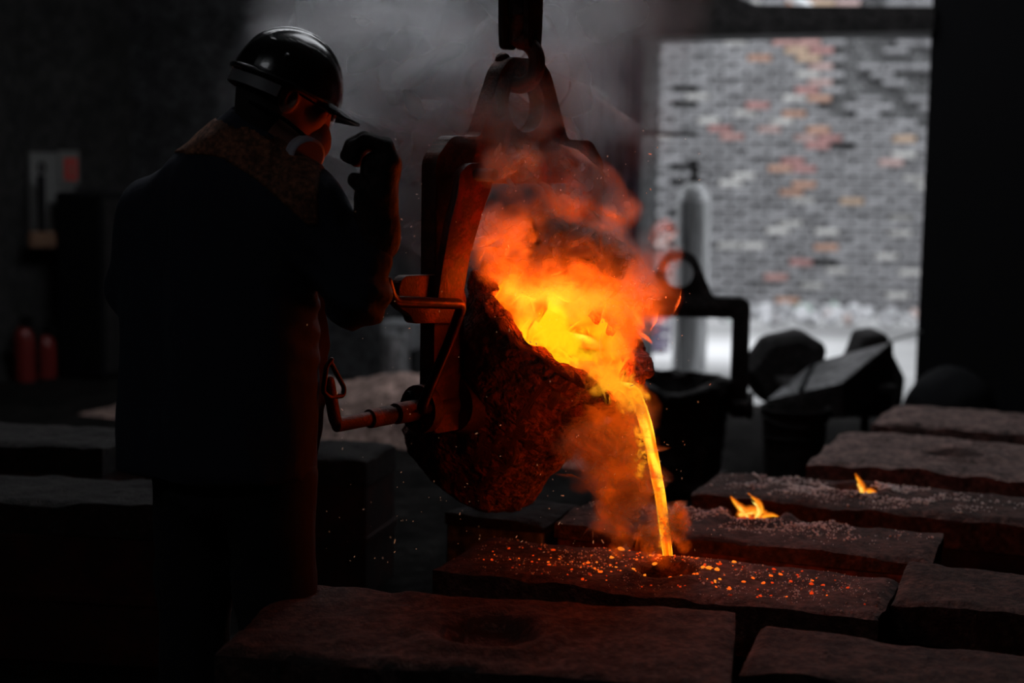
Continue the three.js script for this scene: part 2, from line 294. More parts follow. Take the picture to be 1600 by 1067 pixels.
{
  const t = thing('plastic_crate', 'small purplish crate on the ground left of the pale gas cylinder', 'crate', PY(1012, 545, 0), 0.2);
  const m = std({ color: lin(0.16, 0.13, 0.2), roughness: 0.7 });
  const bars = []; for (const sx of [-1, 1]) for (const sz of [-1, 1]) bars.push(box(0.02, 0.26, 0.02, sx * 0.14, 0.14, sz * 0.12));
  part('crate_frame', merge([...bars, box(0.3, 0.02, 0.26, 0, 0.01, 0), box(0.3, 0.03, 0.02, 0, 0.26, 0.12), box(0.3, 0.03, 0.02, 0, 0.26, -0.12), box(0.02, 0.03, 0.26, 0.14, 0.26, 0), box(0.02, 0.03, 0.26, -0.14, 0.26, 0)]), m, t);
  for (let i = 0; i < 2; i++) for (const s of [-1, 1]) part('slat', box(0.28, 0.06, 0.01, 0, 0.08 + i * 0.09, s * 0.125), m, t);
}
single('pipe_stub', turned(new THREE.CapsuleGeometry(0.05, 0.3, 6, 16), 0, 0, 0.9).translate(...P(1257, 9, 13).toArray()), M.white, 'short white pipe stub seen above the door beam', 'pipe');
single('steel_bracket', box(0.03, 0.5, 0.03).translate(...P(1257, -25, 13).toArray()), M.blackIron, 'dark upright bracket that carries the white pipe stub', 'bracket');
single('bracket_arm', box(0.6, 0.025, 0.03).translate(...P(1010, 208, 9.5).toArray()), M.blackIron, 'thin dark bar across the left side of the doorway', 'bar');

// ---------------------------------------------------------------- the left side wall: fire point
{
  const onSide = (px, py, off = 0.03) => { const r = ray(px, py), k = (S0 + off - Ls.dot(camera.position)) / Ls.dot(r); return r.multiplyScalar(k).add(camera.position); };
  const turn = Math.PI / 2 + YAW;                                        // faces the hall
  const c = onSide(82, 308), t = thing('fire_point_board', 'pale fire point board on the dark left wall', 'board', V(c.x, c.y - 0.3, c.z), turn);
  part('back_board', new RoundedBoxGeometry(0.44, 0.6, 0.02, 2, 0.005).translate(0, 0.3, 0), M.board, t);
  part('side_board', new RoundedBoxGeometry(0.12, 0.2, 0.02, 2, 0.005).translate(0.2, 0.05, 0.012), M.board, t);
  const s = part('sign_plate', box(0.2, 0.23, 0.012, 0.14, 0.5, 0.022), M.board, t);
  part('red_panel', box(0.12, 0.15, 0.008, 0.15, 0.49, 0.031), M.signRed, s, 'red fire sign with a pale upright mark');
  part('pale_mark', merge([box(0.03, 0.085, 0.004, 0.15, 0.48, 0.0365), box(0.018, 0.02, 0.004, 0.15, 0.535, 0.0365)]), M.board, s);
  part('hook', new THREE.TorusGeometry(0.03, 0.008, 8, 20).translate(-0.12, 0.5, 0.02), M.blackIron, t);
  for (const x of [-0.03, 0.09]) part('hook', box(0.05, 0.03, 0.03, x, 0.25, 0.02), M.blackIron, t);
  const put = (px, py) => onSide(px, py, 0.12);
  const tool = thing('fire_axe', 'black fire tool with brown head hanging on the pale board', 'axe', put(66, 375), turn);
  part('handle', box(0.055, 0.42, 0.03, 0, 0.22, 0, 0.012), M.black, tool); part('head', roughen(new RoundedBoxGeometry(0.26, 0.12, 0.05, 3, 0.03), 0.01, 12), std({ color: lin(0.16, 0.085, 0.05), roughness: 0.9 }), tool);
  for (const [px, py, nm] of [[38, 560, 'left-hand of the two dark red fire extinguishers under the pale board'], [72, 572, 'right-hand of the two dark red fire extinguishers under the pale board']]) {
    const p = put(px, py), e = thing('fire_extinguisher', nm, 'fire extinguisher', V(p.x, 0.0, p.z), turn, 'fire extinguishers on the left wall');
    const y = p.y - 0.25;
    e.position.y = y;
    part('tank', new THREE.LatheGeometry([[0, 0], [0.06, 0], [0.07, 0.02], [0.07, 0.38], [0.055, 0.43], [0.025, 0.46], [0, 0.46]].map(([x, q]) => new THREE.Vector2(x, q)), 28), M.extRed, e);
    part('handle', merge([new THREE.CylinderGeometry(0.02, 0.02, 0.06, 14).translate(0, 0.48, 0), box(0.025, 0.015, 0.12, 0, 0.5, 0.03), box(0.025, 0.012, 0.11, 0, 0.525, 0.03)]), M.black, e);
    part('hose', tubeAlong([V(0, 0.48, 0.02), V(0.09, 0.44, 0.04), V(0.1, 0.15, 0.03)], 0.012, 0.04), M.black, e);
    part('bracket', box(0.16, 0.03, 0.06, 0, 0.3, -0.075), M.blackIron, e);
  }
  const g = put(112, 560), loc = thing('steel_locker', 'black steel locker on the floor right of the fire extinguishers', 'locker', V(g.x, 0, g.z).addScaledVector(Ls, 0.22), turn);
  part('cabinet', new RoundedBoxGeometry(0.34, 1.25, 0.4, 3, 0.03).translate(0, 0.625, 0), M.black, loc); part('door', box(0.3, 1.15, 0.015, 0, 0.63, 0.205, 0.005), M.blackIron, loc); part('handle', box(0.02, 0.1, 0.02, 0.11, 0.7, 0.22), M.greySteel, loc);
}
// back of the hall, between worker and ladle: control box, drum, sand heap
{
  const b = P(630, 522, 9.85), t = thing('control_box', 'grey box with a round black knob seen left of the ladle post', 'box', V(b.x, b.y - 0.09, b.z), YAW);
  part('case', new RoundedBoxGeometry(0.24, 0.18, 0.15, 2, 0.01).translate(0, 0.09, 0), std({ color: lin(0.30, 0.31, 0.32), roughness: 0.6 }), t); part('knob', new THREE.CylinderGeometry(0.022, 0.025, 0.04, 20).rotateX(Math.PI / 2).translate(0.03, 0.05, 0.09), M.black, t);
  part('stand', box(0.1, b.y - 0.09, 0.1, 0, -(b.y - 0.09) / 2, 0), M.black, t);
  const d = P(618, 596, 9.4), k = thing('small_drum', 'pale metal drum standing behind the sand heap', 'drum', V(d.x, 0, d.z));
  part('drum_body', new THREE.LatheGeometry([[0, 0], [0.08, 0], [0.085, 0.02], [0.085, 0.19], [0.09, 0.2], [0.085, 0.21], [0.085, 0.42], [0.05, 0.44], [0, 0.44]].map(([x, y]) => new THREE.Vector2(x, y)), 32), M.greySteel, k); part('bung', new THREE.CylinderGeometry(0.02, 0.02, 0.03, 14).translate(0.03, 0.45, 0), M.blackIron, k);
  const h = PY(585, 668, 0), n = 90, g = new THREE.PlaneGeometry(3.4, 1.0, n, 40).rotateX(-Math.PI / 2), p = g.attributes.position;
  for (let i = 0; i < p.count; i++) {
    const x = p.getX(i), z = p.getZ(i), e = Math.max(0, 1 - (x / 1.6) ** 2) * Math.max(0, 1 - (z / 0.47) ** 2);
    p.setY(i, 0.004 + (0.27 + 0.12 * Math.exp(-(((x - 0.2) / 0.3) ** 2)) + 0.18 * fbm(x * 2 + 3, z * 2.4, 1) + 0.03 * fbm(x * 9, z * 9, 2)) * Math.sqrt(e));
  }
  g.computeVertexNormals(); boxUV(g);
  const heap = single('sand_heap', g, M.heap, 'low heap of pinkish moulding sand on the floor behind the ladle', 'sand heap'); heap.position.set(h.x, 0, h.z); heap.rotation.y = YAW;
}

// ---------------------------------------------------------------- sand moulds
function mould(label, corners, top, o = {}) {                           // corners: front-left, front-right and back-left of the top as measured; x right, z near
  const [fl, fr, bl] = corners, ex = V(fr[0] - fl[0], 0, fr[1] - fl[1]), len = ex.length(); ex.normalize();
  const turn = Math.atan2(-ex.z, ex.x), ez = V(-ex.z, 0, ex.x), wid = Math.abs(V(bl[0] - fl[0], 0, bl[1] - fl[1]).dot(ez));
  const c = V(fl[0], 0, fl[1]).addScaledVector(ex, len / 2).addScaledVector(ez, -wid / 2), seed = o.seed ?? 1, t = thing('sand_mould', label, 'mould', c, turn, o.group);
  const lipH = o.sand ?? 0.1, nx = Math.round(len / 0.012), nz = Math.round(wid / 0.012), cups = (o.cups ?? []).map(([px, py, r, dp]) => { const q = PY(px, py, top).sub(c); return [q.dot(ex), q.dot(ez), r, dp]; });
  const pos = [], idx = [], W = nx + 1;
  const edge = (x, z) => { const d = Math.min(len / 2 - Math.abs(x), wid / 2 - Math.abs(z)); return d; };
  const hgt = (x, z) => {
    const d = edge(x, z), e = smooth(d, 0, 0.022 + 0.014 * fbm(x * 9, z * 9, seed));
    let y = top + 0.014 * fbm(x * 3 + seed, z * 3, seed, 3) + 0.011 * fbm(x * 14 + seed, z * 14, seed, 4) - 0.016 * (1 - e) * (0.6 + fbm(x * 6, z * 6, seed + 4));
    for (const [cx, cz, r, dp] of cups) { const q = Math.hypot(x - cx, (z - cz)) / r; y += 0.012 * Math.exp(-(((q - 1.35) / 0.3) ** 2)) - dp * (1 - smooth(q, 0.62, 1.05)); }
    return y;
  };
  for (let j = 0; j <= nz; j++) for (let i = 0; i <= nx; i++) { const x = (i / nx - 0.5) * len, z = (j / nz - 0.5) * wid, w = 0.008 * fbm(x * 7 + seed, z * 7, 3); pos.push(x + (i === 0 || i === nx ? w : 0), hgt(x, z), z + (j === 0 || j === nz ? w : 0)); }
  for (let j = 0; j < nz; j++) for (let i = 0; i < nx; i++) { const a = j * W + i; idx.push(a, a + W, a + 1, a + 1, a + W, a + W + 1); }
  const rim = []; for (let i = 0; i < nx; i++) rim.push(i); for (let j = 0; j < nz; j++) rim.push(j * W + nx); for (let i = nx; i > 0; i--) rim.push(nz * W + i); for (let j = nz; j > 0; j--) rim.push(j * W);
  const base = pos.length / 3, rows = 3;
  for (let k = 1; k <= rows; k++) for (const q of rim) { const x = pos[q * 3], z = pos[q * 3 + 2], y = lerp(pos[q * 3 + 1], top - lipH, k / rows), w = 1 + 0.006 * fbm(x * 12, y * 30, z * 12 + seed); pos.push(x * w, y, z * w); }
  for (let k = 0; k < rows; k++) for (let i = 0; i < rim.length; i++) { const n = (i + 1) % rim.length, a = k ? base + (k - 1) * rim.length + i : rim[i], b = k ? base + (k - 1) * rim.length + n : rim[n], cc = base + k * rim.length + i, d = base + k * rim.length + n; idx.push(a, b, cc, b, d, cc); }
  let g = new THREE.BufferGeometry(); g.setAttribute('position', new THREE.Float32BufferAttribute(pos, 3)); g.setIndex(idx); g.computeVertexNormals(); g = boxUV(toCreasedNormals(boxUV(g), 0.9));
  part('sand', g, o.m ?? M.sand, t);
  const fh = top - lipH, ins = 0.004;
  part('flask', boxUV(merge([new RoundedBoxGeometry(len - 2 * ins, fh, wid - 2 * ins, 2, 0.008).translate(0, fh / 2, 0)])), o.f ?? M.flask, t);
  part('flange', boxUV(merge([box(len + 0.004, 0.025, 0.03, 0, fh * 0.52, wid / 2 - 0.012), box(len + 0.004, 0.025, 0.03, 0, fh * 0.52, -wid / 2 + 0.012), box(0.03, 0.025, wid, len / 2 - 0.012, fh * 0.52, 0), box(0.03, 0.025, wid, -len / 2 + 0.012, fh * 0.52, 0)])), o.f ?? M.flask, t);
  return { t, c, ex, ez, len, wid, top, cups, hgt };
}
const GM = 'sand moulds laid out on the foundry floor', H = 0.49;
const mPour = mould('sand mould under the stream, strewn with glowing chips', [[-0.19, -3.75], [0.84, -3.37], [-0.05, -4.1]], H, { seed: 3, cups: [[1040, 890, 0.075, 0.09]], group: GM, sand: 0.13, m: M.dimSand });
const mFire = mould('sand mould with the larger flame in its cup', [[0.13, -4.27], [1.10, -3.90], [0.265, -4.58]], H, { seed: 7, cups: [[1178, 803, 0.075, 0.07]], group: GM, sand: 0.05, m: M.dimSand, f: std({ color: lin(0.36, 0.10, 0.06), map: again(grainT, 2), roughness: 0.7 }) });
const mSmall = mould('sand mould with the small low flame and pale grit', [[0.56, -4.66], [1.62, -4.30], [0.70, -5.0]], H + 0.0, { seed: 12, cups: [[1338, 769, 0.07, 0.07]], group: GM, m: M.dimSand });
mould('sand mould with a dark empty pouring cup, second from the back on the right', [[1.016, -5.187], [2.1, -4.76], [1.275, -5.84]], H, { seed: 15, cups: [[1492, 711, 0.1, 0.05]], group: GM });
mould('farthest sand mould on the right, beside the dark wall', [[1.43, -6.02], [2.5, -5.55], [1.63, -6.5]], H + 0.01, { seed: 18, group: GM });
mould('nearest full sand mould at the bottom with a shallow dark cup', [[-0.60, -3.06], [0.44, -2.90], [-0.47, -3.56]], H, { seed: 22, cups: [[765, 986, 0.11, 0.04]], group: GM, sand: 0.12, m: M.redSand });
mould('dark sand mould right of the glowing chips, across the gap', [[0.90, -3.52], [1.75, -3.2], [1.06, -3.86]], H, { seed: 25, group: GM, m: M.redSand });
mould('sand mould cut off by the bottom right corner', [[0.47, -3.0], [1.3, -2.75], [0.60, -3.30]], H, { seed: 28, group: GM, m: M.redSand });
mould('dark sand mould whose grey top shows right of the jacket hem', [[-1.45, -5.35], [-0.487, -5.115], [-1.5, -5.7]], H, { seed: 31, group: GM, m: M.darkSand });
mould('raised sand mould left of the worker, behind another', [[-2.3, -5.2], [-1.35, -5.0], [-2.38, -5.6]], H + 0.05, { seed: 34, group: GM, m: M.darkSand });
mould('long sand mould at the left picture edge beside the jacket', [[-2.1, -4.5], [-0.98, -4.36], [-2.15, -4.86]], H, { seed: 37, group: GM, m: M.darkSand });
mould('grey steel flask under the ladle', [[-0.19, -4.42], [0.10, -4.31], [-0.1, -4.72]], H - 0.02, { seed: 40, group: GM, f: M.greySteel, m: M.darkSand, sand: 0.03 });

// ---------------------------------------------------------------- ladles
function outline(pts, round = 0) {                                      // closed shape from points, corners rounded
  const s = new THREE.Shape(), n = pts.length;
  if (!round) { pts.forEach(([x, y], i) => (i ? s.lineTo(x, y) : s.moveTo(x, y))); s.closePath(); return s; }
  const q = (i, j) => { const a = pts[(i + n) % n], b = pts[(j + n) % n], l = Math.hypot(b[0] - a[0], b[1] - a[1]), k = Math.min(round / l, 0.45); return [a[0] + (b[0] - a[0]) * k, a[1] + (b[1] - a[1]) * k]; };
  for (let i = 0; i < n; i++) { const a = q(i, i - 1), b = q(i, i + 1); i ? s.lineTo(...a) : s.moveTo(...a); s.quadraticCurveTo(...pts[i], ...b); }
  s.closePath(); return s;
}
const slab = (shape, d, z, bevel = 0.004) => boxUV(toCreasedNormals(new THREE.ExtrudeGeometry(shape, { depth: d - 2 * bevel, bevelEnabled: true, bevelSize: bevel, bevelThickness: bevel, bevelSegments: 2, curveSegments: 24 }).translate(0, 0, z - d / 2 + bevel), 0.6));
const rimR = (y, R) => R * lerp(0.80, 1, clamp(1 + y / 0.5, 0, 1));     // radius of the shell at a depth under the rim
const spoutPull = (x, y, z) => { const a = Math.atan2(x, z), k = Math.exp(-((a / 0.38) ** 2)) * smooth(y, -0.16, 0.01); return [k * 0.045, -k * 0.035]; };
function ladleBody(R, Hh, seed) {                                       // {shell, lining, rim}: lathed and roughened, axis up, rim at y = 0
  const shape = (prof, amp, f, n = 110) => {
    const g = mergeVertices(new THREE.LatheGeometry(prof.map(([x, y]) => new THREE.Vector2(x, y)), n).deleteAttribute('uv').deleteAttribute('normal'), 1e-5), p = g.attributes.position;
    for (let i = 0; i < p.count; i++) {
      let x = p.getX(i), y = p.getY(i), z = p.getZ(i); const r = Math.hypot(x, z) || 1e-6, top = smooth(y, -0.1, 0.02);
      const k = amp * 2 * fbm(x * f + seed, y * f, z * f, 4) * (1 + 0.7 * top) + 0.016 * fbm(x * 7 + seed, y * 7, z * 7, 3), [dr, dy] = spoutPull(x, y, z);
      x *= 1 + (k + dr) / r * Math.min(1, r / 0.08); z *= 1 + (k + dr) / r * Math.min(1, r / 0.08); y += dy + top * 0.022 * fbm(x * 16, z * 16, seed, 4);
      p.setXYZ(i, x, y, z);
    }
    g.computeVertexNormals(); return boxUV(g);
  };
  const outer = [[0.001, -Hh]]; for (let i = 1; i <= 5; i++) outer.push([rimR(-Hh, R) * i / 5 - 0.03, -Hh]);
  for (let i = 1; i <= 5; i++) { const a = i / 5 * Math.PI / 2; outer.push([rimR(-Hh, R) - 0.03 + 0.03 * Math.sin(a), -Hh + 0.03 - 0.03 * Math.cos(a)]); }
  for (let i = 1; i <= 22; i++) { const y = -Hh + 0.03 + (Hh - 0.05) * i / 22; outer.push([rimR(y, R), y]); }
  const rim = []; for (let i = 0; i <= 8; i++) { const a = i / 8 * Math.PI; rim.push([R - 0.026 + 0.028 * Math.cos(a), -0.02 + 0.022 * Math.sin(a)]); }
  const inner = []; for (let i = 0; i <= 16; i++) { const y = -0.02 - (Hh - 0.1) * i / 16; inner.push([rimR(y, R) - 0.054, y]); } inner.push([0.1, -Hh + 0.075], [0.001, -Hh + 0.07]);
  return { shell: shape(outer, 0.012, 22), rim: shape([[R + 0.001, -0.05], ...rim, [R - 0.055, -0.05]], 0.012, 30), lining: shape(inner, 0.005, 16) };
}
function bailShape(half, foot, beamLo, beamHi, postW, eyeBase, eyeTop, holeY, holeR, chamfer) {
  const o = half + postW / 2, i = half - postW / 2, er = eyeTop[1];
  const s = outline([[-o, foot], [-o, beamHi - chamfer], [-o + chamfer, beamHi], [-eyeBase, beamHi], [-er, eyeTop[0] - 0.03], [-er * 0.6, eyeTop[0]], [er * 0.6, eyeTop[0]], [er, eyeTop[0] - 0.03], [eyeBase, beamHi], [o - chamfer, beamHi], [o, beamHi - chamfer], [o, foot], [i, foot], [i, beamLo], [-i, beamLo], [-i, foot]], 0.02);
  s.holes.push(new THREE.Path().absellipse(0, holeY, holeR, holeR, 0, Math.PI * 2, true));
  return s;
}
// the pouring ladle
const LY = rad(50), TILT = rad(38), LC = P(884, 497, 3.9), RL = 0.25, HL = 0.53, DROP = 0.27;
const aDir = V(Math.cos(LY), 0, -Math.sin(LY)), pDir = V(Math.sin(LY), 0, Math.cos(LY)), nDir = V(0, Math.cos(TILT), 0).addScaledVector(pDir, Math.sin(TILT));
const LT = LC.clone().addScaledVector(nDir, -DROP);                      // the trunnions
const fromLadle = new THREE.Matrix4().makeRotationX(TILT).multiply(new THREE.Matrix4().makeTranslation(0, DROP, 0));
const ladle = thing('pouring_ladle', 'tilted crusted ladle pouring glowing iron, hung from the crane hook', 'ladle', LT, LY);
const onLadle = (px, py, z0) => { const r = ray(px, py), k = (z0 - camera.position.clone().sub(LT).dot(pDir)) / r.dot(pDir), q = r.multiplyScalar(k).add(camera.position).sub(LT); return [q.dot(aDir), q.y]; };
const onAcross = (px, py, x0) => { const r = ray(px, py), k = (x0 - camera.position.clone().sub(LT).dot(aDir)) / r.dot(aDir), q = r.multiplyScalar(k).add(camera.position).sub(LT); return V(x0, q.y, q.dot(pDir)); };
const at3 = (px, py, z0) => { const [x, y] = onLadle(px, py, z0); return V(x, y, z0); };
{
  const b = ladleBody(RL, HL, 5);
  const hot = std({ color: lin(0.5, 0.35, 0.3), map: again(crustT, 3), emissive: lin(1, 0.55, 0.006), emissiveIntensity: 1.2, emissiveMap: texture(256, 256, (u, v) => { const k = clamp(0.85 + 0.6 * tiled(u, v, 9, 31, 4), 0.35, 1); return [k, k * k, k * k]; }), roughness: 0.9 });
  part('shell', b.shell.applyMatrix4(fromLadle), M.crust, ladle);
  part('crusted_rim', b.rim.applyMatrix4(fromLadle), M.crust, ladle);
  part('lining', b.lining.applyMatrix4(fromLadle), hot, ladle, 'red hot glowing inside of the ladle');
  const [, yTop] = onLadle(690, 214, 0), [, yLow] = onLadle(800, 284, 0), [, yEye] = onLadle(812, 93, 0), [, yHole] = onLadle(812, 163, 0), half = 0.285;
  part('bail', slab(bailShape(half, -0.06, yLow, yTop, 0.10, 0.175, [yEye, 0.095], yHole, 0.072, 0.055), 0.05, 0), M.rust, ladle, 'flat steel bail with a round lifting eye');
  const lever = outline([[712, 300], [714, 272], [728, 257], [746, 256], [760, 270], [763, 288], [745, 340], [728, 400], [716, 470], [680, 470], [686, 425], [698, 355]].map(([x, y]) => onLadle(x, y, 0.06)), 0.012);
  part('safety_lever', slab(lever, 0.024, 0.06, 0.003), M.redPaint, ladle, 'curved red flat lever on the near post');
  const [bx, by] = onLadle(762, 273, 0.09);
  part('bolt', merge([new THREE.CylinderGeometry(0.016, 0.016, 0.12, 6).rotateX(Math.PI / 2).translate(bx - 0.02, by, 0.07), new THREE.CylinderGeometry(0.012, 0.012, 0.06, 16).rotateZ(Math.PI / 2).translate(bx, by, 0.07), box(0.024, 0.028, 0.03, bx + 0.012, by, 0.07, 0.004)]), M.blackIron, ladle);
  part('lever_bracket', slab(outline([[618, 445], [626, 432], [712, 430], [722, 470], [714, 502], [640, 503], [636, 490], [618, 478]].map(([x, y]) => onLadle(x, y, 0.035)), 0.012), 0.03, 0.035, 0.003), M.rust, ladle);
  for (const s of [-1, 1]) {
    const tr = part('trunnion', boxUV(merge([new THREE.CylinderGeometry(0.032, 0.032, 0.2, 24).rotateZ(Math.PI / 2).translate(s * 0.27, 0, 0), new THREE.CylinderGeometry(0.06, 0.06, 0.03, 24).rotateZ(Math.PI / 2).translate(s * (half + 0.07), 0, 0), new THREE.CylinderGeometry(0.07, 0.09, 0.06, 24).rotateZ(Math.PI / 2).translate(s * 0.215, 0, 0)])), M.rust, ladle);
    for (let k = 0; k < 6; k++) part('bolt', new THREE.CylinderGeometry(0.009, 0.009, 0.02, 6).rotateZ(Math.PI / 2).translate(s * (half + 0.09), 0.042 * Math.sin(k * 1.05), 0.042 * Math.cos(k * 1.05)), M.blackIron, tr);
  }
  // crank bar that the worker tips the ladle with, and the shaft with its second crank
  part('crank_bar', boxUV(tubeAlong([at3(604, 440, 0.12), at3(613, 471, 0.12), at3(723, 475, 0.12), at3(700, 540, 0.1), at3(657, 640, 0.06), V(-half, 0, 0.0)], 0.0135, 0.022)), M.barSteel, ladle, 'bent round crank bar');
  const sh = onLadle(525, 664, 0), s1 = V(-half - 0.02, 0, 0), s2 = V(sh[0], sh[1], 0);
  part('shaft', boxUV(merge([cylBetween(s1, s2, 0.017), cylBetween(s1.clone().lerp(s2, 0.12), s1.clone().lerp(s2, 0.42), 0.026), cylBetween(s1.clone().lerp(s2, 0.47), s1.clone().lerp(s2, 0.68), 0.023), tubeAlong([s2.clone().lerp(s1, 0.05), s2, at3(516, 615, 0), at3(513, 596, 0)], 0.015, 0.02)])), M.rust, ladle);
  part('shackle', boxUV(tubeAlong([at3(516, 565, 0.01), at3(538, 606, 0.01), at3(536, 618, 0.01), at3(514, 621, 0.01), at3(505, 612, 0.01), at3(510, 572, 0.01), at3(518, 562, 0.01)], 0.006, 0.008)), M.barSteel, ladle, 'triangular steel shackle loop');
}
// crane hook and block
{
  const eye = P(812, 112, 3.95), t = thing('crane_hook', 'dark crane hook and block carrying the ladle bail', 'hook', eye, LY + 0.2);
  const hk = []; for (let i = 0; i <= 26; i++) { const a = lerp(1.75, -3.3, i / 26); hk.push(V(0, 0.055 * Math.sin(a) + 0.02, 0.05 * Math.cos(a))); }
  const curve = new THREE.CatmullRomCurve3([V(0, 0.2, 0), V(0, 0.13, 0), ...hk]);
  part('hook', boxUV(merge([new THREE.TubeGeometry(curve, 60, 0.021, 14), new THREE.SphereGeometry(0.021, 12, 8).translate(...hk[26].toArray())])), M.rust, t);
  part('shank', boxUV(merge([new THREE.CylinderGeometry(0.026, 0.03, 0.16, 20).translate(0, 0.22, 0), new THREE.CylinderGeometry(0.045, 0.045, 0.03, 6).translate(0, 0.29, 0)])), M.blackIron, t);
  for (const s of [-1, 1]) part('cheek_plate', slab(outline([[-0.035, 0.1], [-0.03, 0.06], [0.03, 0.06], [0.035, 0.1], [0.05, 0.75], [-0.05, 0.75]], 0.01), 0.016, s * 0.036), M.blackIron, t);
  part('sheave', new THREE.TorusGeometry(0.07, 0.016, 10, 32).translate(0, 0.72, 0), M.blackIron, t);
  for (const s of [-1, 1]) part('hoist_rope', new THREE.CylinderGeometry(0.008, 0.008, ROOF - eye.y - 0.7, 8).translate(s * 0.07, (ROOF - eye.y + 0.74) / 2, 0), M.barSteel, t);
}
// the standing ladle behind
{
  const base = V(0.752, 0, -6.95), t = thing('standing_ladle', 'dark empty ladle standing on the floor with its bail upright', 'ladle', base, rad(-6));
  const hr = 0.53, b = ladleBody(0.255, hr - 0.02, 17), up = (g) => g.translate(0, hr, 0);
  part('shell', up(b.shell), M.blackIron, t); part('crusted_rim', up(b.rim), M.blackIron, t); part('lining', up(b.lining), M.blackIron, t);
  const Y = (px, py) => P(px, py, 6.95).y, half = 0.285;
  part('bail', slab(bailShape(half, 0.36, Y(1100, 494), Y(1120, 465), 0.072, 0.155, [Y(1060, 393), 0.075], Y(1060, 427), 0.064, 0.025), 0.05, 0), M.blackIron, t, 'flat bail with a round lifting eye');
  for (const s of [-1, 1]) part('trunnion', boxUV(merge([new THREE.CylinderGeometry(0.04, 0.04, 0.14, 24).rotateZ(Math.PI / 2).translate(s * 0.27, 0.41, 0), new THREE.CylinderGeometry(0.062, 0.062, 0.03, 24).rotateZ(Math.PI / 2).translate(s * 0.335, 0.41, 0)])), M.blackIron, t);
}
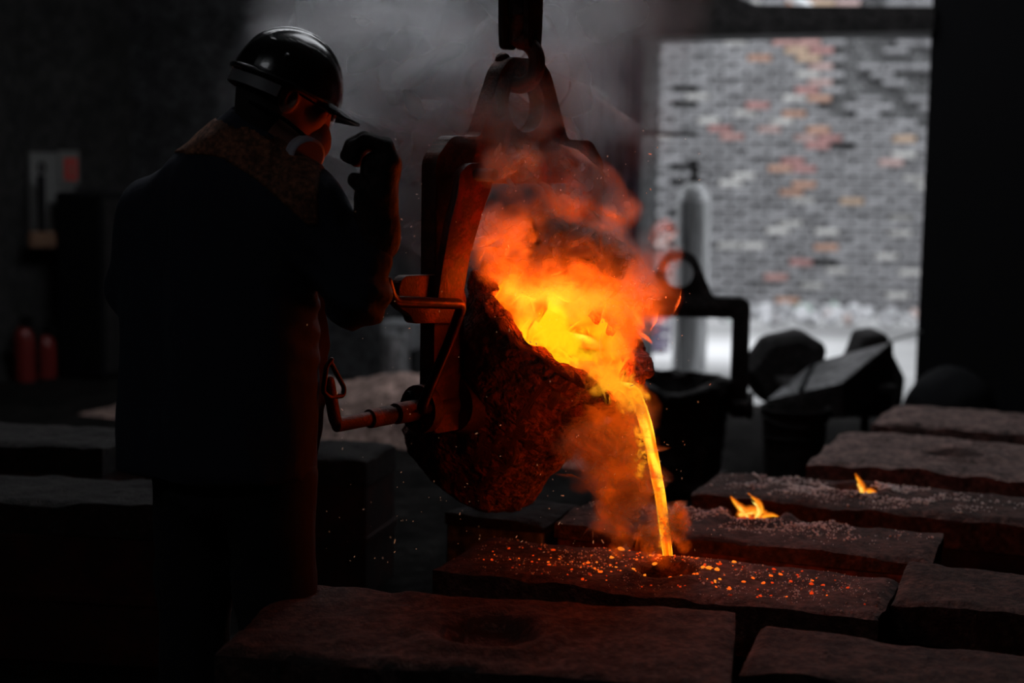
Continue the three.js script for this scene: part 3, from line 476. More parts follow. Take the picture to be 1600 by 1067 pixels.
// bucket, scrap lump, tray
{
  const t = thing('scrap_bucket', 'round dark bucket with a flared rim at the far end of the moulds', 'bucket', V(1.31, 0, -7.0));
  part('bucket_wall', boxUV(new THREE.LatheGeometry([[0.001, 0], [0.12, 0], [0.125, 0.01], [0.15, 0.37], [0.162, 0.385], [0.16, 0.397], [0.148, 0.395], [0.142, 0.37], [0.118, 0.02], [0.001, 0.018]].map(([x, y]) => new THREE.Vector2(x, y)), 48)), M.blackIron, t);
  part('band', new THREE.TorusGeometry(0.143, 0.007, 8, 48).rotateX(Math.PI / 2).translate(0, 0.26, 0), M.blackIron, t);
  part('handle', new THREE.TorusGeometry(0.155, 0.007, 8, 40, Math.PI).rotateX(1.9).translate(0, 0.37, 0), M.blackIron, t);
  const S = (pts, d) => pts.map(([x, y]) => P(x, y, d));
  const lump = S([[1172, 578], [1200, 540], [1245, 530], [1271, 544], [1268, 575], [1240, 615], [1195, 612]], 7.75), c = lump.reduce((a, v) => a.add(v), V(0, 0, 0)).divideScalar(lump.length);
  const sh = outline(lump.map((v) => [v.x - c.x, v.y]), 0.02), sg = slab(sh, 0.22, 0, 0.05);
  const sl = single('scrap_casting', roughen(sg, 0.006, 14, 6), M.blackIron, 'dark lumpy scrap casting propped up behind the bucket', 'scrap'); sl.position.set(c.x, 0, c.z);
  const prop = thing('scrap_stand', 'dark steel trestle under the scrap casting and tray', 'trestle', V(1.62, 0, -7.6));
  for (const x of [-0.26, 0.2]) for (const z of [-0.2, 0.24]) part('leg', box(0.04, 0.42, 0.04, x, 0.21, z), M.blackIron, prop);
  part('top', box(0.54, 0.035, 0.52, -0.03, 0.435, 0.02, 0.004), M.blackIron, prop);
  // tray: an overturned trough of sheet steel, lit bottom, dark sides set by colour
  const a = P(1198, 625, 7.15), b = P(1312, 600, 7.0), cc = P(1392, 534, 7.5), d = P(1272, 566, 7.7), tr = thing('steel_tray', 'overturned sheet steel tray leaning behind the bucket, its pale bottom up', 'tray', V(1.45, 0, -7.3));
  const o = tr.position, q = [a, b, cc, d].map((v) => v.sub(o)), n = q[1].clone().sub(q[0]).cross(q[3].clone().sub(q[0])).normalize();
  const face = (list, th, nn) => { const down = list.map((v) => v.clone().addScaledVector(nn, -th)), P8 = [...list, ...down], F = [[0, 1, 2, 3], [7, 6, 5, 4], [0, 4, 5, 1], [1, 5, 6, 2], [2, 6, 7, 3], [3, 7, 4, 0]], arr = []; for (const [i, j, k, l] of F) for (const w of [i, j, k, i, k, l]) arr.push(...P8[w].toArray()); const g = new THREE.BufferGeometry(); g.setAttribute('position', new THREE.Float32BufferAttribute(arr, 3)); g.computeVertexNormals(); return boxUV(g); };
  part('bottom', face(q, 0.012, n), M.sheet, tr, 'pale sloping bottom sheet');
  const low = (v, y, k = 0.02) => V(v.x + (v.x > 0 ? k : -k), y, v.z);
  const wall = (u, v, y0, y1) => { const l = [u, v, low(v, y1), low(u, y0)], nn = v.clone().sub(u).cross(low(u, y0).sub(u)).normalize(); return face(l, 0.01, nn); };
  part('side', wall(q[0], q[1], q[0].y - 0.07, q[1].y - 0.16), M.blackIron, tr);
  part('side', wall(q[1], q[2], q[1].y - 0.16, q[2].y - 0.24), M.blackIron, tr);
  part('strap', cylBetween(q[0].clone().lerp(q[1], 0.48).addScaledVector(n, 0.01), q[3].clone().lerp(q[2], 0.02).addScaledVector(n, 0.01), 0.011), M.black, tr, 'black strap across the tray');
  {
    const s = PY(1425, 640, 0.25), g = new THREE.SphereGeometry(0.5, 40, 28), p = g.attributes.position;
    for (let i = 0; i < p.count; i++) { const x = p.getX(i), y = p.getY(i), z = p.getZ(i); p.setXYZ(i, x * 0.5 * (1 - 0.25 * y), Math.max(0, (y + 0.46) * 0.5), z * 0.5); }
    const o = single('filled_sack', roughen(g, 0.018, 7, 4), M.black, 'black filled sack slumped against the added black sheet', 'sack'); o.position.set(s.x + 0.2, 0, s.z);
  }
  const k = single('mould_block', roughen(boxUV(slab(outline([[1332, 560], [1345, 525], [1372, 522], [1378, 545], [1398, 585], [1392, 640], [1300, 640], [1305, 590]].map(([x, y]) => { const v = P(x, y, 7.9); return [v.x, v.y]; }), 0.02), 0.3, -7.9, 0.02)), 0.004, 10), M.blackIron, 'dark angular block rising behind the pale tray', 'block');
  single('tie_rod', cylBetween(P(1368, 540, 7.8), P(1440, 518, 8.5), 0.006), M.greySteel, 'thin grey rod rising from the tray toward the added black sheet', 'rod');
}

// ---------------------------------------------------------------- molten iron
const iron = thing('molten_iron', 'molten iron in the ladle and its glowing stream falling to the mould', 'molten metal', LT, LY);
const ironT = texture(256, 512, (u, v) => { const a = tiled(u, v, 7, 2, 4), k = clamp(0.72 + 0.9 * a, 0.25, 1); return [1, k, k * k]; });
const metal = (c, i, m) => std({ color: lin(0.3, 0.1, 0.03), roughness: 0.4, emissive: lin(...c), emissiveIntensity: i, emissiveMap: m });
const lipLocal = V(0, 0.004, RL + 0.03).applyMatrix4(fromLadle);
{
  const level = lipLocal.y - 0.002, ring = [], N = 72, inv = fromLadle;
  for (let i = 0; i < N; i++) {                                          // where the level surface meets the lining
    const a = i / N * Math.PI * 2; let lo = -0.45, hi = 0.0, f = (y) => V(Math.sin(a) * (rimR(y, RL) - 0.052), y, Math.cos(a) * (rimR(y, RL) - 0.052)).applyMatrix4(inv).y - level;
    if (f(hi) < 0) { ring.push(V(Math.sin(a) * (RL - 0.052), 0, Math.cos(a) * (RL - 0.052)).applyMatrix4(inv)); continue; }
    for (let k = 0; k < 30; k++) { const m = (lo + hi) / 2; f(m) < 0 ? lo = m : hi = m; }
    ring.push(V(Math.sin(a) * (rimR(lo, RL) - 0.05), lo, Math.cos(a) * (rimR(lo, RL) - 0.05)).applyMatrix4(inv));
  }
  const c = ring.reduce((s, v) => s.add(v), V(0, 0, 0)).divideScalar(N), pos = [], idx = [], K = 12;
  for (let k = 0; k <= K; k++) for (let i = 0; i < N; i++) { const q = c.clone().lerp(ring[i], k / K), y = Math.min(q.y, level) + 0.006 * fbm(q.x * 14, q.z * 14, 4) * (1 - k / K); pos.push(q.x, y, q.z); }
  for (let k = 0; k < K; k++) for (let i = 0; i < N; i++) { const a = k * N + i, b = k * N + (i + 1) % N; idx.push(a, a + N, b, b, a + N, b + N); }
  const g = new THREE.BufferGeometry(); g.setAttribute('position', new THREE.Float32BufferAttribute(pos, 3)); g.setIndex(idx); g.computeVertexNormals(); boxUV(g, 3);
  part('molten_pool', g, metal([1.4, 0.85, 0.02], 1, ironT), iron);
}
const hit = V(...PY(1046, 893, H - 0.04).sub(LT).toArray()); const hitL = V(hit.dot(aDir), hit.y, hit.dot(pDir));
const streamAt = (t) => V(lerp(lipLocal.x, hitL.x, t), 0, lerp(lipLocal.z - 0.03, hitL.z, t ** 0.9)).setY(lipLocal.y + 0.012 - (lipLocal.y + 0.012 - hitL.y) * (0.12 * t + 0.88 * t * t));
{
  const N = 90, Q = 28, pos = [], uv = [], idx = [];
  for (let i = 0; i <= N; i++) {
    const t = lerp(-0.05, 1, i / N), c = streamAt(Math.max(t, 0.0)), s = streamAt(Math.max(t, 0) + 0.02).sub(streamAt(Math.max(t, 0) - (t > 0.02 ? 0.02 : 0))).normalize();
    if (t < 0) c.add(V(0, 0.002, t * 0.9));
    const side = V(1, 0, 0), up = s.clone().cross(side).normalize(), w = lerp(0.036, 0.0125, Math.pow(clamp(t, 0, 1), 0.55)), h = lerp(0.014, 0.0125, clamp(t * 2, 0, 1));
    for (let q = 0; q <= Q; q++) {
      const a = q / Q * Math.PI * 2, k = 1 + 0.28 * fbm(Math.cos(a) * 1.6 + 3, t * 9, Math.sin(a) * 1.6, 3);
      pos.push(...c.clone().addScaledVector(side, Math.cos(a) * w * k).addScaledVector(up, Math.sin(a) * h * k).toArray()); uv.push(q / Q, t * 1.4);
    }
  }
  for (let i = 0; i < N; i++) for (let q = 0; q < Q; q++) { const a = i * (Q + 1) + q; idx.push(a, a + 1, a + Q + 1, a + 1, a + Q + 2, a + Q + 1); }
  const g = new THREE.BufferGeometry(); g.setAttribute('position', new THREE.Float32BufferAttribute(pos, 3)); g.setAttribute('uv', new THREE.Float32BufferAttribute(uv, 2)); g.setIndex(idx); g.computeVertexNormals();
  const st = texture(128, 512, (u, v) => { const k = clamp(0.84 + 0.8 * tiled(u, v * 0.5, 8, 12, 3), 0.45, 1); return [1, k, k * k]; });
  part('molten_stream', g, metal([1.5, 0.95, 0.05], 1, st), iron);
}
const worldOf = (v) => v.clone().applyAxisAngle(V(0, 1, 0), LY).add(LT);
// light of the metal: the pool through the ladle's mouth, the stream down its length
{
  const l = new THREE.RectAreaLight(HOT, LADLE_LIGHT, 0.30, 0.26); l.name = 'molten_pool_light';
  l.position.copy(LC).addScaledVector(nDir, -0.10); l.lookAt(l.position.clone().addScaledVector(nDir, 1)); scene.add(l);
  for (const [px, py, d, w] of [[880, 470, 3.72, 0.17], [935, 690, 3.56, 0.06]]) { const k = new THREE.PointLight(HOT, w); k.shadow.radius = 2.5; k.castShadow = true; k.name = 'ladle_flame_and_fill_light'; k.position.copy(P(px, py, d)); scene.add(k); }  // second one is a fill added by the smoke for the ladle's underside
  for (const t of [0.12, 0.42, 0.7, 0.93]) for (const s of [-1, 1]) {
    const q = worldOf(streamAt(t).add(V(s * 0.052, 0, 0.0))), k = new THREE.PointLight(HOT, STREAM_LIGHT * (t > 0.9 ? 0.6 : 1)); k.shadow.radius = 0.9; k.position.copy(q); k.castShadow = true; k.name = 'molten_stream_light'; scene.add(k);
  }
}

// ---------------------------------------------------------------- the worker
{
  const D = 3.53, J = (x, y, d = 0) => P(x, y, D + d), foot = V(J(345, 800).x, 0, -D), w = thing('person', 'worker in black hard hat, half mask, navy jacket and gauntlets, arm raised', 'person', foot);
  const put = (name, g, m, label, parent = w) => part(name, g.translate(-foot.x, -foot.y, -foot.z), m, parent, label);
  const bounds = (f, lo, hi, c) => netSurface(f, lo, hi, c);
  // head frame: looking right, a little away and down
  const hf = V(0.86, -0.40, -0.31).normalize(), hr = hf.clone().cross(V(0, 1, 0)).normalize(), hu = hr.clone().cross(hf).normalize();
  const HC = J(446, 152, -0.01), hd = (f, u, r) => HC.clone().addScaledVector(hf, f).addScaledVector(hu, u).addScaledVector(hr, r);
  const el = (f, u, r, a, b, c) => ellipsoid(hd(f, u, r), hf, hu, hr, a, b, c);
  // legs and hidden body
  const hipL = J(312, 745, 0.05), hipR = J(420, 745, -0.04), kneeL = V(hipL.x - 0.02, 0.5, hipL.z - 0.03), kneeR = V(hipR.x + 0.01, 0.5, hipR.z - 0.03), ankL = V(kneeL.x, 0.09, kneeL.z + 0.03), ankR = V(kneeR.x + 0.01, 0.09, kneeR.z + 0.03);
  const fwd = V(0.57, 0, -0.82), toe = (a) => a.clone().addScaledVector(fwd, 0.17).setY(0.045);
  const sh = { R: J(474, 322, -0.1), L: J(240, 345, 0.1) }, elb = { R: J(557, 462, -0.13), L: J(210, 450, 0.13) }, wr = { R: J(577, 372, -0.09), L: J(352, 520, 0.42) };
  const head = [
    el(-0.012, 0.02, 0, 0.097, 0.108, 0.077), el(0.03, -0.05, 0, 0.068, 0.075, 0.06), el(0.052, -0.088, 0, 0.04, 0.032, 0.045),
    el(0.092, 0.012, 0, 0.014, 0.014, 0.05), el(0.098, -0.026, 0, 0.022, 0.026, 0.012), el(0.075, -0.018, 0.04, 0.02, 0.018, 0.022), el(0.075, -0.018, -0.04, 0.02, 0.018, 0.022),
    capsule(hd(-0.02, -0.05, 0), J(402, 245, 0.0), 0.058, 0.064),
  ];
  const ears = [1, -1].map((s) => { const o = el(-0.004, -0.01, s * 0.079, 0.021, 0.033, 0.012), i = el(0.0, -0.008, s * 0.091, 0.011, 0.02, 0.01); return (x, y, z) => Math.max(o(x, y, z), -i(x, y, z)); });
  const eyes = [1, -1].map((s) => el(0.094, 0.0, s * 0.032, 0.012, 0.011, 0.014));
  const headF = (x, y, z) => { let d = union(head, 0.022)(x, y, z); for (const e of ears) d = smin(d, e(x, y, z), 0.008); for (const e of eyes) d = Math.max(d, -e(x, y, z)); for (const s of [1, -1]) d = Math.min(d, el(0.085, 0.0, s * 0.032, 0.0125, 0.012, 0.0125)(x, y, z)); return d; };
  const bodyF = union([
    capsule(J(365, 330, 0), J(350, 700, 0), 0.12, 0.125), capsule(sh.L, sh.R, 0.05, 0.05), capsule(sh.R, elb.R, 0.05, 0.044), capsule(elb.R, wr.R, 0.042, 0.033), capsule(sh.L, elb.L, 0.05, 0.044), capsule(elb.L, wr.L, 0.042, 0.033),
    capsule(hipL, kneeL, 0.085, 0.06), capsule(kneeL, ankL, 0.055, 0.04), capsule(hipR, kneeR, 0.085, 0.06), capsule(kneeR, ankR, 0.055, 0.04), capsule(J(380, 300, 0), J(402, 240, 0), 0.08, 0.062),
  ], 0.05);
  const bodyG = netSurface(bodyF, V(-0.95, 0.02, -4.05), V(-0.15, 1.45, -3.2), 0.016), headG = netSurface(headF, hd(0, 0, 0).sub(V(0.16, 0.23, 0.16)), hd(0, 0, 0).add(V(0.16, 0.15, 0.16)), 0.0036);
  put('body', merge([bodyG, headG]), M.skin);
  put('hair', netSurface((x, y, z) => Math.max(smin(el(-0.022, 0.012, 0, 0.094, 0.105, 0.081)(x, y, z), capsule(hd(-0.03, -0.05, 0), J(400, 235, 0.0), 0.063, 0.066)(x, y, z), 0.02), V(x, y, z).sub(HC).dot(hf) + 0.0 - 0.25 * Math.max(0, HC.y - 0.05 - y)), HC.clone().sub(V(0.2, 0.2, 0.15)), HC.clone().add(V(0.15, 0.15, 0.15)), 0.006), M.hair);
  // trousers and boots
  const hem = J(345, 737).y;
  const tf = union([capsule(J(365, 660, 0), J(362, 735, 0), 0.15, 0.15), capsule(hipL, kneeL, 0.112, 0.092), capsule(kneeL, ankL, 0.09, 0.082), capsule(hipR, kneeR, 0.112, 0.092), capsule(kneeR, ankR, 0.09, 0.082)], 0.04);
  put('trousers', netSurface((x, y, z) => Math.max(tf(x, y, z) - 0.01 * fbm(x * 7, y * 11, z * 7, 3), 0.075 - y, y - hem - 0.04), V(-1.0, 0.05, -3.95), V(-0.25, 0.95, -3.2), 0.013), M.trouser);
  for (const a of [ankL, ankR]) put('boot', netSurface(((f) => (x, y, z) => Math.max(f(x, y, z), 0.002 - y))(union([capsule(a.clone().setY(0.16), a.clone().setY(0.05), 0.06, 0.055), capsule(a.clone().setY(0.045), toe(a), 0.05, 0.046)], 0.03)), a.clone().sub(V(0.26, 0.1, 0.28)), a.clone().add(V(0.28, 0.16, 0.2)), 0.008), M.black);
  // jacket
  const jf0 = union([
    capsule(J(360, 310, 0), J(350, 720, 0), 0.145, 0.172), capsule(J(274, 375, 0.07), J(272, 735, 0.05), 0.115, 0.13), capsule(J(425, 355, -0.06), J(412, 735, -0.04), 0.105, 0.122),
    capsule(J(262, 328, 0.09), J(372, 262, 0.0), 0.088, 0.094), capsule(J(380, 262, 0), sh.R, 0.09, 0.082), capsule(J(388, 245, 0), J(404, 200, 0), 0.078, 0.07),
    capsule(sh.R, elb.R, 0.08, 0.072), capsule(sh.L, elb.L, 0.08, 0.07),
  ], 0.055);
  const foreR = capsule(elb.R, wr.R, 0.071, 0.054), foreL = capsule(elb.L, wr.L, 0.066, 0.052);
  const neckHole = capsule(J(401, 212, 0), J(418, 150, 0), 0.058, 0.064);
  const eAx = elb.R.clone();
  const jf = (x, y, z) => {
    let d = smin(smin(jf0(x, y, z), foreR(x, y, z), 0.022), foreL(x, y, z), 0.03);
    const arm = Math.exp(-(((x - eAx.x) ** 2 + (y - eAx.y) ** 2) / 0.03));
    d += 0.016 * fbm(x * 9 + y * 1.5, y * 2.4, z * 9, 4) + 0.010 * arm * Math.sin((x * 0.6 + y) * 95 + 3 * fbm(x * 8, y * 8, z * 8, 2)) * 0.7;
    return Math.max(d, hem + 0.008 * fbm(x * 12, 2, z * 12, 2) - y, -neckHole(x, y, z));
  };
  const jg = netSurface(jf, V(-1.05, 0.75, -4.1), V(-0.15, 1.68, -3.15), 0.0105), jp = jg.attributes.position, ji = jg.index.array, navyI = [], yokeI = [];
  // leather yoke over the shoulders: the jacket above a line that drops to the raised arm
  const dC = J(401, 212, 0);
  const yokeAt = (x, y, z) => { const s = clamp((x - J(337, 243).x) / (J(464, 303).x - J(337, 243).x), -2, 1.25), dist = y - (J(337, 243).y - (s > 0 ? 0.105 * s ** 1.5 : 0.004 * s)); return dist > 0 && Math.hypot(x - dC.x, z - dC.z) > 0.088 && x < J(505, 280, -0.1).x; };
  for (let i = 0; i < ji.length; i += 3) { let n = 0; for (let k = 0; k < 3; k++) { const v = ji[i + k]; n += yokeAt(jp.getX(v), jp.getY(v), jp.getZ(v)); } (false ? yokeI : navyI).push(ji[i], ji[i + 1], ji[i + 2]); }
  const xa = J(337, 243).x, xb = J(464, 303).x, ya = J(337, 243).y, xEnd = J(505, 280, -0.1).x;
  const patchF = (x, y, z) => { const s = clamp((x - xa) / (xb - xa), -2, 1.25), line = y - (ya - (s > 0 ? 0.105 * s ** 1.5 : 0.004 * s)); return Math.max(jf(x, y, z) - 0.004, -jf(x, y, z) - 0.012, -line * 0.8, x - xEnd, 0.09 - Math.hypot(x - dC.x, z - dC.z)); };
  const sub = (list, lift) => { const g = jg.clone(); g.setIndex(list); const h = g.toNonIndexed(), p = h.attributes.position, n = h.attributes.normal; for (let i = 0; i < p.count; i++) p.setXYZ(i, p.getX(i) + n.getX(i) * lift, p.getY(i) + n.getY(i) * lift, p.getZ(i) + n.getZ(i) * lift); return h; };
  const jacket = put('jacket', sub([...navyI, ...yokeI], 0), M.navy, 'dark navy work jacket');
  part('shoulder_patch', netSurface(patchF, V(-0.95, 1.3, -4.0), V(-0.2, 1.66, -3.2), 0.007).translate(-foot.x, 0, -foot.z), M.leather, jacket, 'brown leather patch across the shoulders');
  // open jacket front hanging toward the heat
  {
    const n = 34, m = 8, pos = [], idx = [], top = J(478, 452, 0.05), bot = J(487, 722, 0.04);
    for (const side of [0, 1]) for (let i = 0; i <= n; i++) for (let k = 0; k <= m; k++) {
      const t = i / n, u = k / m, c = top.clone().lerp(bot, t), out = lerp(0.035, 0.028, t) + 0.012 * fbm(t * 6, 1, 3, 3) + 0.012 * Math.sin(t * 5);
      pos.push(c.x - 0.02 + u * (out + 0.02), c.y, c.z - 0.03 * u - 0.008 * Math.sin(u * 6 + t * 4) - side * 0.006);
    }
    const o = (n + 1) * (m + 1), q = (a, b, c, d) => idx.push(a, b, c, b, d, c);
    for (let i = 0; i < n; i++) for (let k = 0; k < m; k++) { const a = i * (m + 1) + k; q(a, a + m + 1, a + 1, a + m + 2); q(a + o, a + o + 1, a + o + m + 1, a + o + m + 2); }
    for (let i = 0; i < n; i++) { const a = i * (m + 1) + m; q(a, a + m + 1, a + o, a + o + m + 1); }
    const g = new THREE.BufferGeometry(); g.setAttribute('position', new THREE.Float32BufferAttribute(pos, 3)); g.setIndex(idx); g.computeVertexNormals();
    part('jacket_front', boxUV(g).translate(-foot.x, 0, -foot.z), std({ color: lin(0.06, 0.04, 0.055), roughness: 0.9 }), jacket, 'open jacket edge with dull purple light put into its colour');  // lighter purple copy of the jacket cloth stands for the iron's light
  }
  // hard hat
  const hm = (g) => { const b = new THREE.Matrix4().makeBasis(hf, hu, hr.clone().negate().negate()); return g.applyMatrix4(b).translate(HC.x, HC.y, HC.z); };
  {
    const dome = new THREE.SphereGeometry(1, 72, 36, 0, Math.PI * 2, 0, Math.PI / 2), p = dome.attributes.position;
    for (let i = 0; i < p.count; i++) {
      const x = p.getX(i), y = p.getY(i), z = p.getZ(i), ridge = 0.005 * (Math.exp(-((z / 0.07) ** 2)) + 0.6 * Math.exp(-(((Math.abs(z) - 0.3) / 0.07) ** 2))) * smooth(y, 0.25, 0.7), rim = 0.006 * smooth(1 - y, 0.94, 1.0);
      p.setXYZ(i, (x * 0.129 + Math.sign(x) * 0) * (1 + ridge * 6 + rim * 3), y * (0.130 + ridge * 1.6) + 0.0, z * 0.112 * (1 + ridge * 3 + rim * 3));
    }
    dome.computeVertexNormals();
    const shellM = M.helmet;
    const up = 0.020, h = put('hard_hat', hm(boxUV(dome).translate(-0.006, up, 0)), shellM, 'glossy black hard hat with peak');
    const rimPts = []; for (let i = 0; i <= 80; i++) { const a = i / 80 * Math.PI * 2; rimPts.push(V(Math.cos(a) * 0.132 - 0.006, up - 0.002, Math.sin(a) * 0.115)); }
    const peak = new THREE.PlaneGeometry(1, 1, 40, 14), q = peak.attributes.position, thick = [];
    for (const side of [0, 1]) { const g = peak.clone(), pp = g.attributes.position; for (let i = 0; i < pp.count; i++) { const a = pp.getX(i) * 2 * 1.12, t = pp.getY(i) + 0.5, ext = 0.058 * Math.cos(a * 0.95) ** 0.8 * t || 0; pp.setXYZ(i, Math.cos(a) * 0.130 - 0.006 + ext, up + 0.004 - 0.008 * t * Math.cos(a) - 0.018 * t * (1 - Math.cos(a)) - side * 0.004 - 0.01 * Math.sin(a) ** 2 * t, Math.sin(a) * 0.113 * (1 + 0.05 * t)); } g.computeVertexNormals(); thick.push(g); }
    part('peak', hm(boxUV(merge(thick))).translate(-foot.x, 0, -foot.z), shellM, h);
    part('rim', hm(boxUV(new THREE.TubeGeometry(new THREE.CatmullRomCurve3(rimPts.slice(0, 80), true), 120, 0.0055, 8))).translate(-foot.x, 0, -foot.z), shellM, h);
    const back = new THREE.CylinderGeometry(1, 1, 0.03, 40, 1, true, Math.PI * 0.5 + Math.PI - 1.25 - Math.PI / 2 + 0.0, 2.5); back.scale(0.128, 1, 0.106);
    const bandPts = []; for (let i = 0; i <= 30; i++) { const a = Math.PI + lerp(-1.35, 1.35, i / 30); bandPts.push([Math.cos(a) * 0.124 - 0.008, Math.sin(a) * 0.104]); }
    const bg = []; for (let i = 0; i < 30; i++) { const [x0, z0] = bandPts[i], [x1, z1] = bandPts[i + 1], L = Math.hypot(x1 - x0, z1 - z0); bg.push(box(L * 1.04, 0.026, 0.004).rotateY(-Math.atan2(z1 - z0, x1 - x0)).translate((x0 + x1) / 2, up - 0.026, (z0 + z1) / 2)); }
    part('headband', hm(merge(bg)).translate(-foot.x, 0, -foot.z), M.band, h, 'grey headband under the back of the hat');
    for (const s of [1, -1]) part('rivet', hm(new THREE.SphereGeometry(0.006, 12, 8).translate(-0.05, up + 0.052, s * 0.103)).translate(-foot.x, 0, -foot.z), shellM, h);
  }
  // respirator and glasses
  {
    const mask = put('respirator', netSurface(union([el(0.098, -0.068, 0, 0.042, 0.044, 0.046), el(0.075, -0.1, 0, 0.045, 0.036, 0.05), el(0.09, -0.04, 0, 0.03, 0.03, 0.026)], 0.02), hd(0.09, -0.075, 0).sub(V(0.11, 0.11, 0.11)), hd(0.09, -0.075, 0).add(V(0.11, 0.11, 0.11)), 0.004), M.filterFace, 'rubber half mask with round side filters');
    for (const s of [1, -1]) {
      const c = hd(0.075, -0.105, s * 0.062), ax = hr.clone().multiplyScalar(s).addScaledVector(hf, 0.35).addScaledVector(hu, -0.15).normalize(), q = new THREE.Quaternion().setFromUnitVectors(V(0, 1, 0), ax);
      const can = new THREE.LatheGeometry([[0.001, -0.012], [0.036, -0.012], [0.042, -0.004], [0.0425, 0.006], [0.039, 0.008], [0.039, 0.011], [0.043, 0.013], [0.043, 0.024], [0.039, 0.028], [0.034, 0.029]].map(([x, y]) => new THREE.Vector2(x, y)), 40).applyQuaternion(q).translate(c.x, c.y, c.z);
      const f = part('filter', can.translate(-foot.x, 0, -foot.z), M.filter, mask, 'round lilac grey filter');
      part('filter_cover', new THREE.CylinderGeometry(0.036, 0.036, 0.006, 36).translate(0, 0.0265, 0).applyQuaternion(q).translate(c.x - foot.x, c.y, c.z - foot.z), M.filterFace, f);
    }
    const strap = new THREE.CatmullRomCurve3([hd(0.07, -0.07, 0.066), hd(0.0, -0.055, 0.086), hd(-0.06, -0.05, 0.07), hd(-0.088, -0.045, 0), hd(-0.06, -0.05, -0.07), hd(0.0, -0.055, -0.086), hd(0.07, -0.07, -0.066)]);
    part('strap', new THREE.TubeGeometry(strap, 60, 0.005, 6).translate(-foot.x, 0, -foot.z), M.black, mask);
    const gl = put('safety_glasses', merge([new THREE.TubeGeometry(new THREE.CatmullRomCurve3([hd(0.0, 0.012, 0.082), hd(0.06, 0.006, 0.078), hd(0.102, 0.004, 0.056)]), 24, 0.0028, 6), new THREE.TubeGeometry(new THREE.CatmullRomCurve3([hd(0.0, 0.012, -0.082), hd(0.06, 0.006, -0.078), hd(0.102, 0.004, -0.056)]), 24, 0.0028, 6), new THREE.TubeGeometry(new THREE.CatmullRomCurve3([hd(0.102, 0.012, 0.056), hd(0.121, 0.013, 0), hd(0.102, 0.012, -0.056)]), 24, 0.003, 6)]), M.black);
    for (const s of [1, -1]) { const g = new THREE.SphereGeometry(0.06, 20, 12, 0, Math.PI * 2, 0, 0.5).scale(1, 1, 1), c = hd(0.058, -0.006, s * 0.03), q = new THREE.Quaternion().setFromUnitVectors(V(0, 1, 0), hf.clone().addScaledVector(hr, s * 0.25).normalize()); part('lens', g.applyQuaternion(q).translate(c.x - foot.x, c.y, c.z - foot.z), new THREE.MeshPhysicalMaterial({ color: 0xffffff, transmission: 1, thickness: 0, roughness: 0.05, ior: 1.5 }), gl); }
  }
  // gauntlets: five fingers each
  function glove(fingers, thumb, palm, cuff, lo, hi, label) {
    const flat = [...palm.map((b) => capsule(...b))], fs = [...fingers, thumb].map((f) => union(f.slice(1).map((p, i) => capsule(f[i].p, p.p, f[i].r, p.r)), 0.006));
    const hand = union(flat, 0.03), cf = union(cuff.map((b) => capsule(...b)), 0.03);
    const f = (x, y, z) => { let d = smin(hand(x, y, z), cf(x, y, z), 0.02), e = 1; for (const q of fs) e = Math.min(e, q(x, y, z)); return smin(d, e, 0.012) + 0.004 * fbm(x * 40, y * 26, z * 40, 3); };
    return put('gauntlet', netSurface(f, lo, hi, 0.0036), M.glove, label);
  }
  const fd = (x, y, d, r) => ({ p: J(x + 6, y + 5, d), r });
  const fingers = [-0.135, -0.11, -0.085, -0.06].map((z, i) => { const k = [0, -3, -1, 5][i], s = [1, 1.08, 1, 0.82][i]; return [fd(604, 246 + k, z, 0.0175), fd(597, 224 + k, z, 0.0165), fd(lerp(597, 566, s), 214 + k, z, 0.0155), fd(lerp(597, 547, s), 224 + k, z, 0.015), fd(lerp(597, 541, s), 240 + k, z, 0.0155)]; });
  const thumb = [fd(584, 300, -0.135, 0.02), fd(566, 292, -0.14, 0.018), fd(552, 280, -0.13, 0.0155), fd(547, 276, -0.125, 0.016)];
  const palm = [[J(592, 316, -0.115), J(602, 256, -0.12), 0.031, 0.032], [J(596, 316, -0.075), J(606, 258, -0.075), 0.031, 0.03], [J(577, 306, -0.1), J(580, 256, -0.1), 0.029, 0.022]];
  const cuff = [[J(586, 366, -0.09), J(589, 318, -0.095), 0.052, 0.046], [J(585, 374, -0.09), J(586, 362, -0.09), 0.054, 0.052]];
  glove(fingers, thumb, palm, cuff, J(540, 390, -0.09).sub(V(0.06, 0.02, 0.14)), J(630, 205, -0.09).add(V(0.03, 0.03, 0.14)), 'dark leather gauntlet on the raised right hand, fingers curled');
  // left glove on the hidden forearm
  const lw = wr.L, ld = lw.clone().sub(elb.L).normalize(), lx = V(0, 1, 0).cross(ld).normalize(), ly = ld.clone().cross(lx), lp = (a, b, c) => lw.clone().addScaledVector(ld, a).addScaledVector(lx, b).addScaledVector(ly, c);
  const lf = [-0.036, -0.012, 0.012, 0.036].map((b, i) => { const s = [0.9, 1, 0.95, 0.8][i]; return [{ p: lp(0.1, b, 0), r: 0.016 }, { p: lp(0.1 + 0.04 * s, b, -0.012), r: 0.0155 }, { p: lp(0.1 + 0.055 * s, b, -0.042), r: 0.0145 }, { p: lp(0.1 + 0.04 * s, b, -0.06), r: 0.014 }]; });
  glove(lf, [{ p: lp(0.03, -0.04, 0), r: 0.02 }, { p: lp(0.06, -0.065, -0.02), r: 0.018 }, { p: lp(0.09, -0.062, -0.045), r: 0.016 }], [[lp(0.0, 0, 0), lp(0.09, -0.024, 0), 0.034, 0.026], [lp(0.0, 0, 0), lp(0.09, 0.024, 0), 0.034, 0.026]], [[lp(-0.08, 0, 0), lp(0, 0, 0), 0.056, 0.044]], lw.clone().sub(V(0.22, 0.2, 0.22)), lw.clone().add(V(0.25, 0.2, 0.22)), 'dark leather gauntlet on the left hand');
}

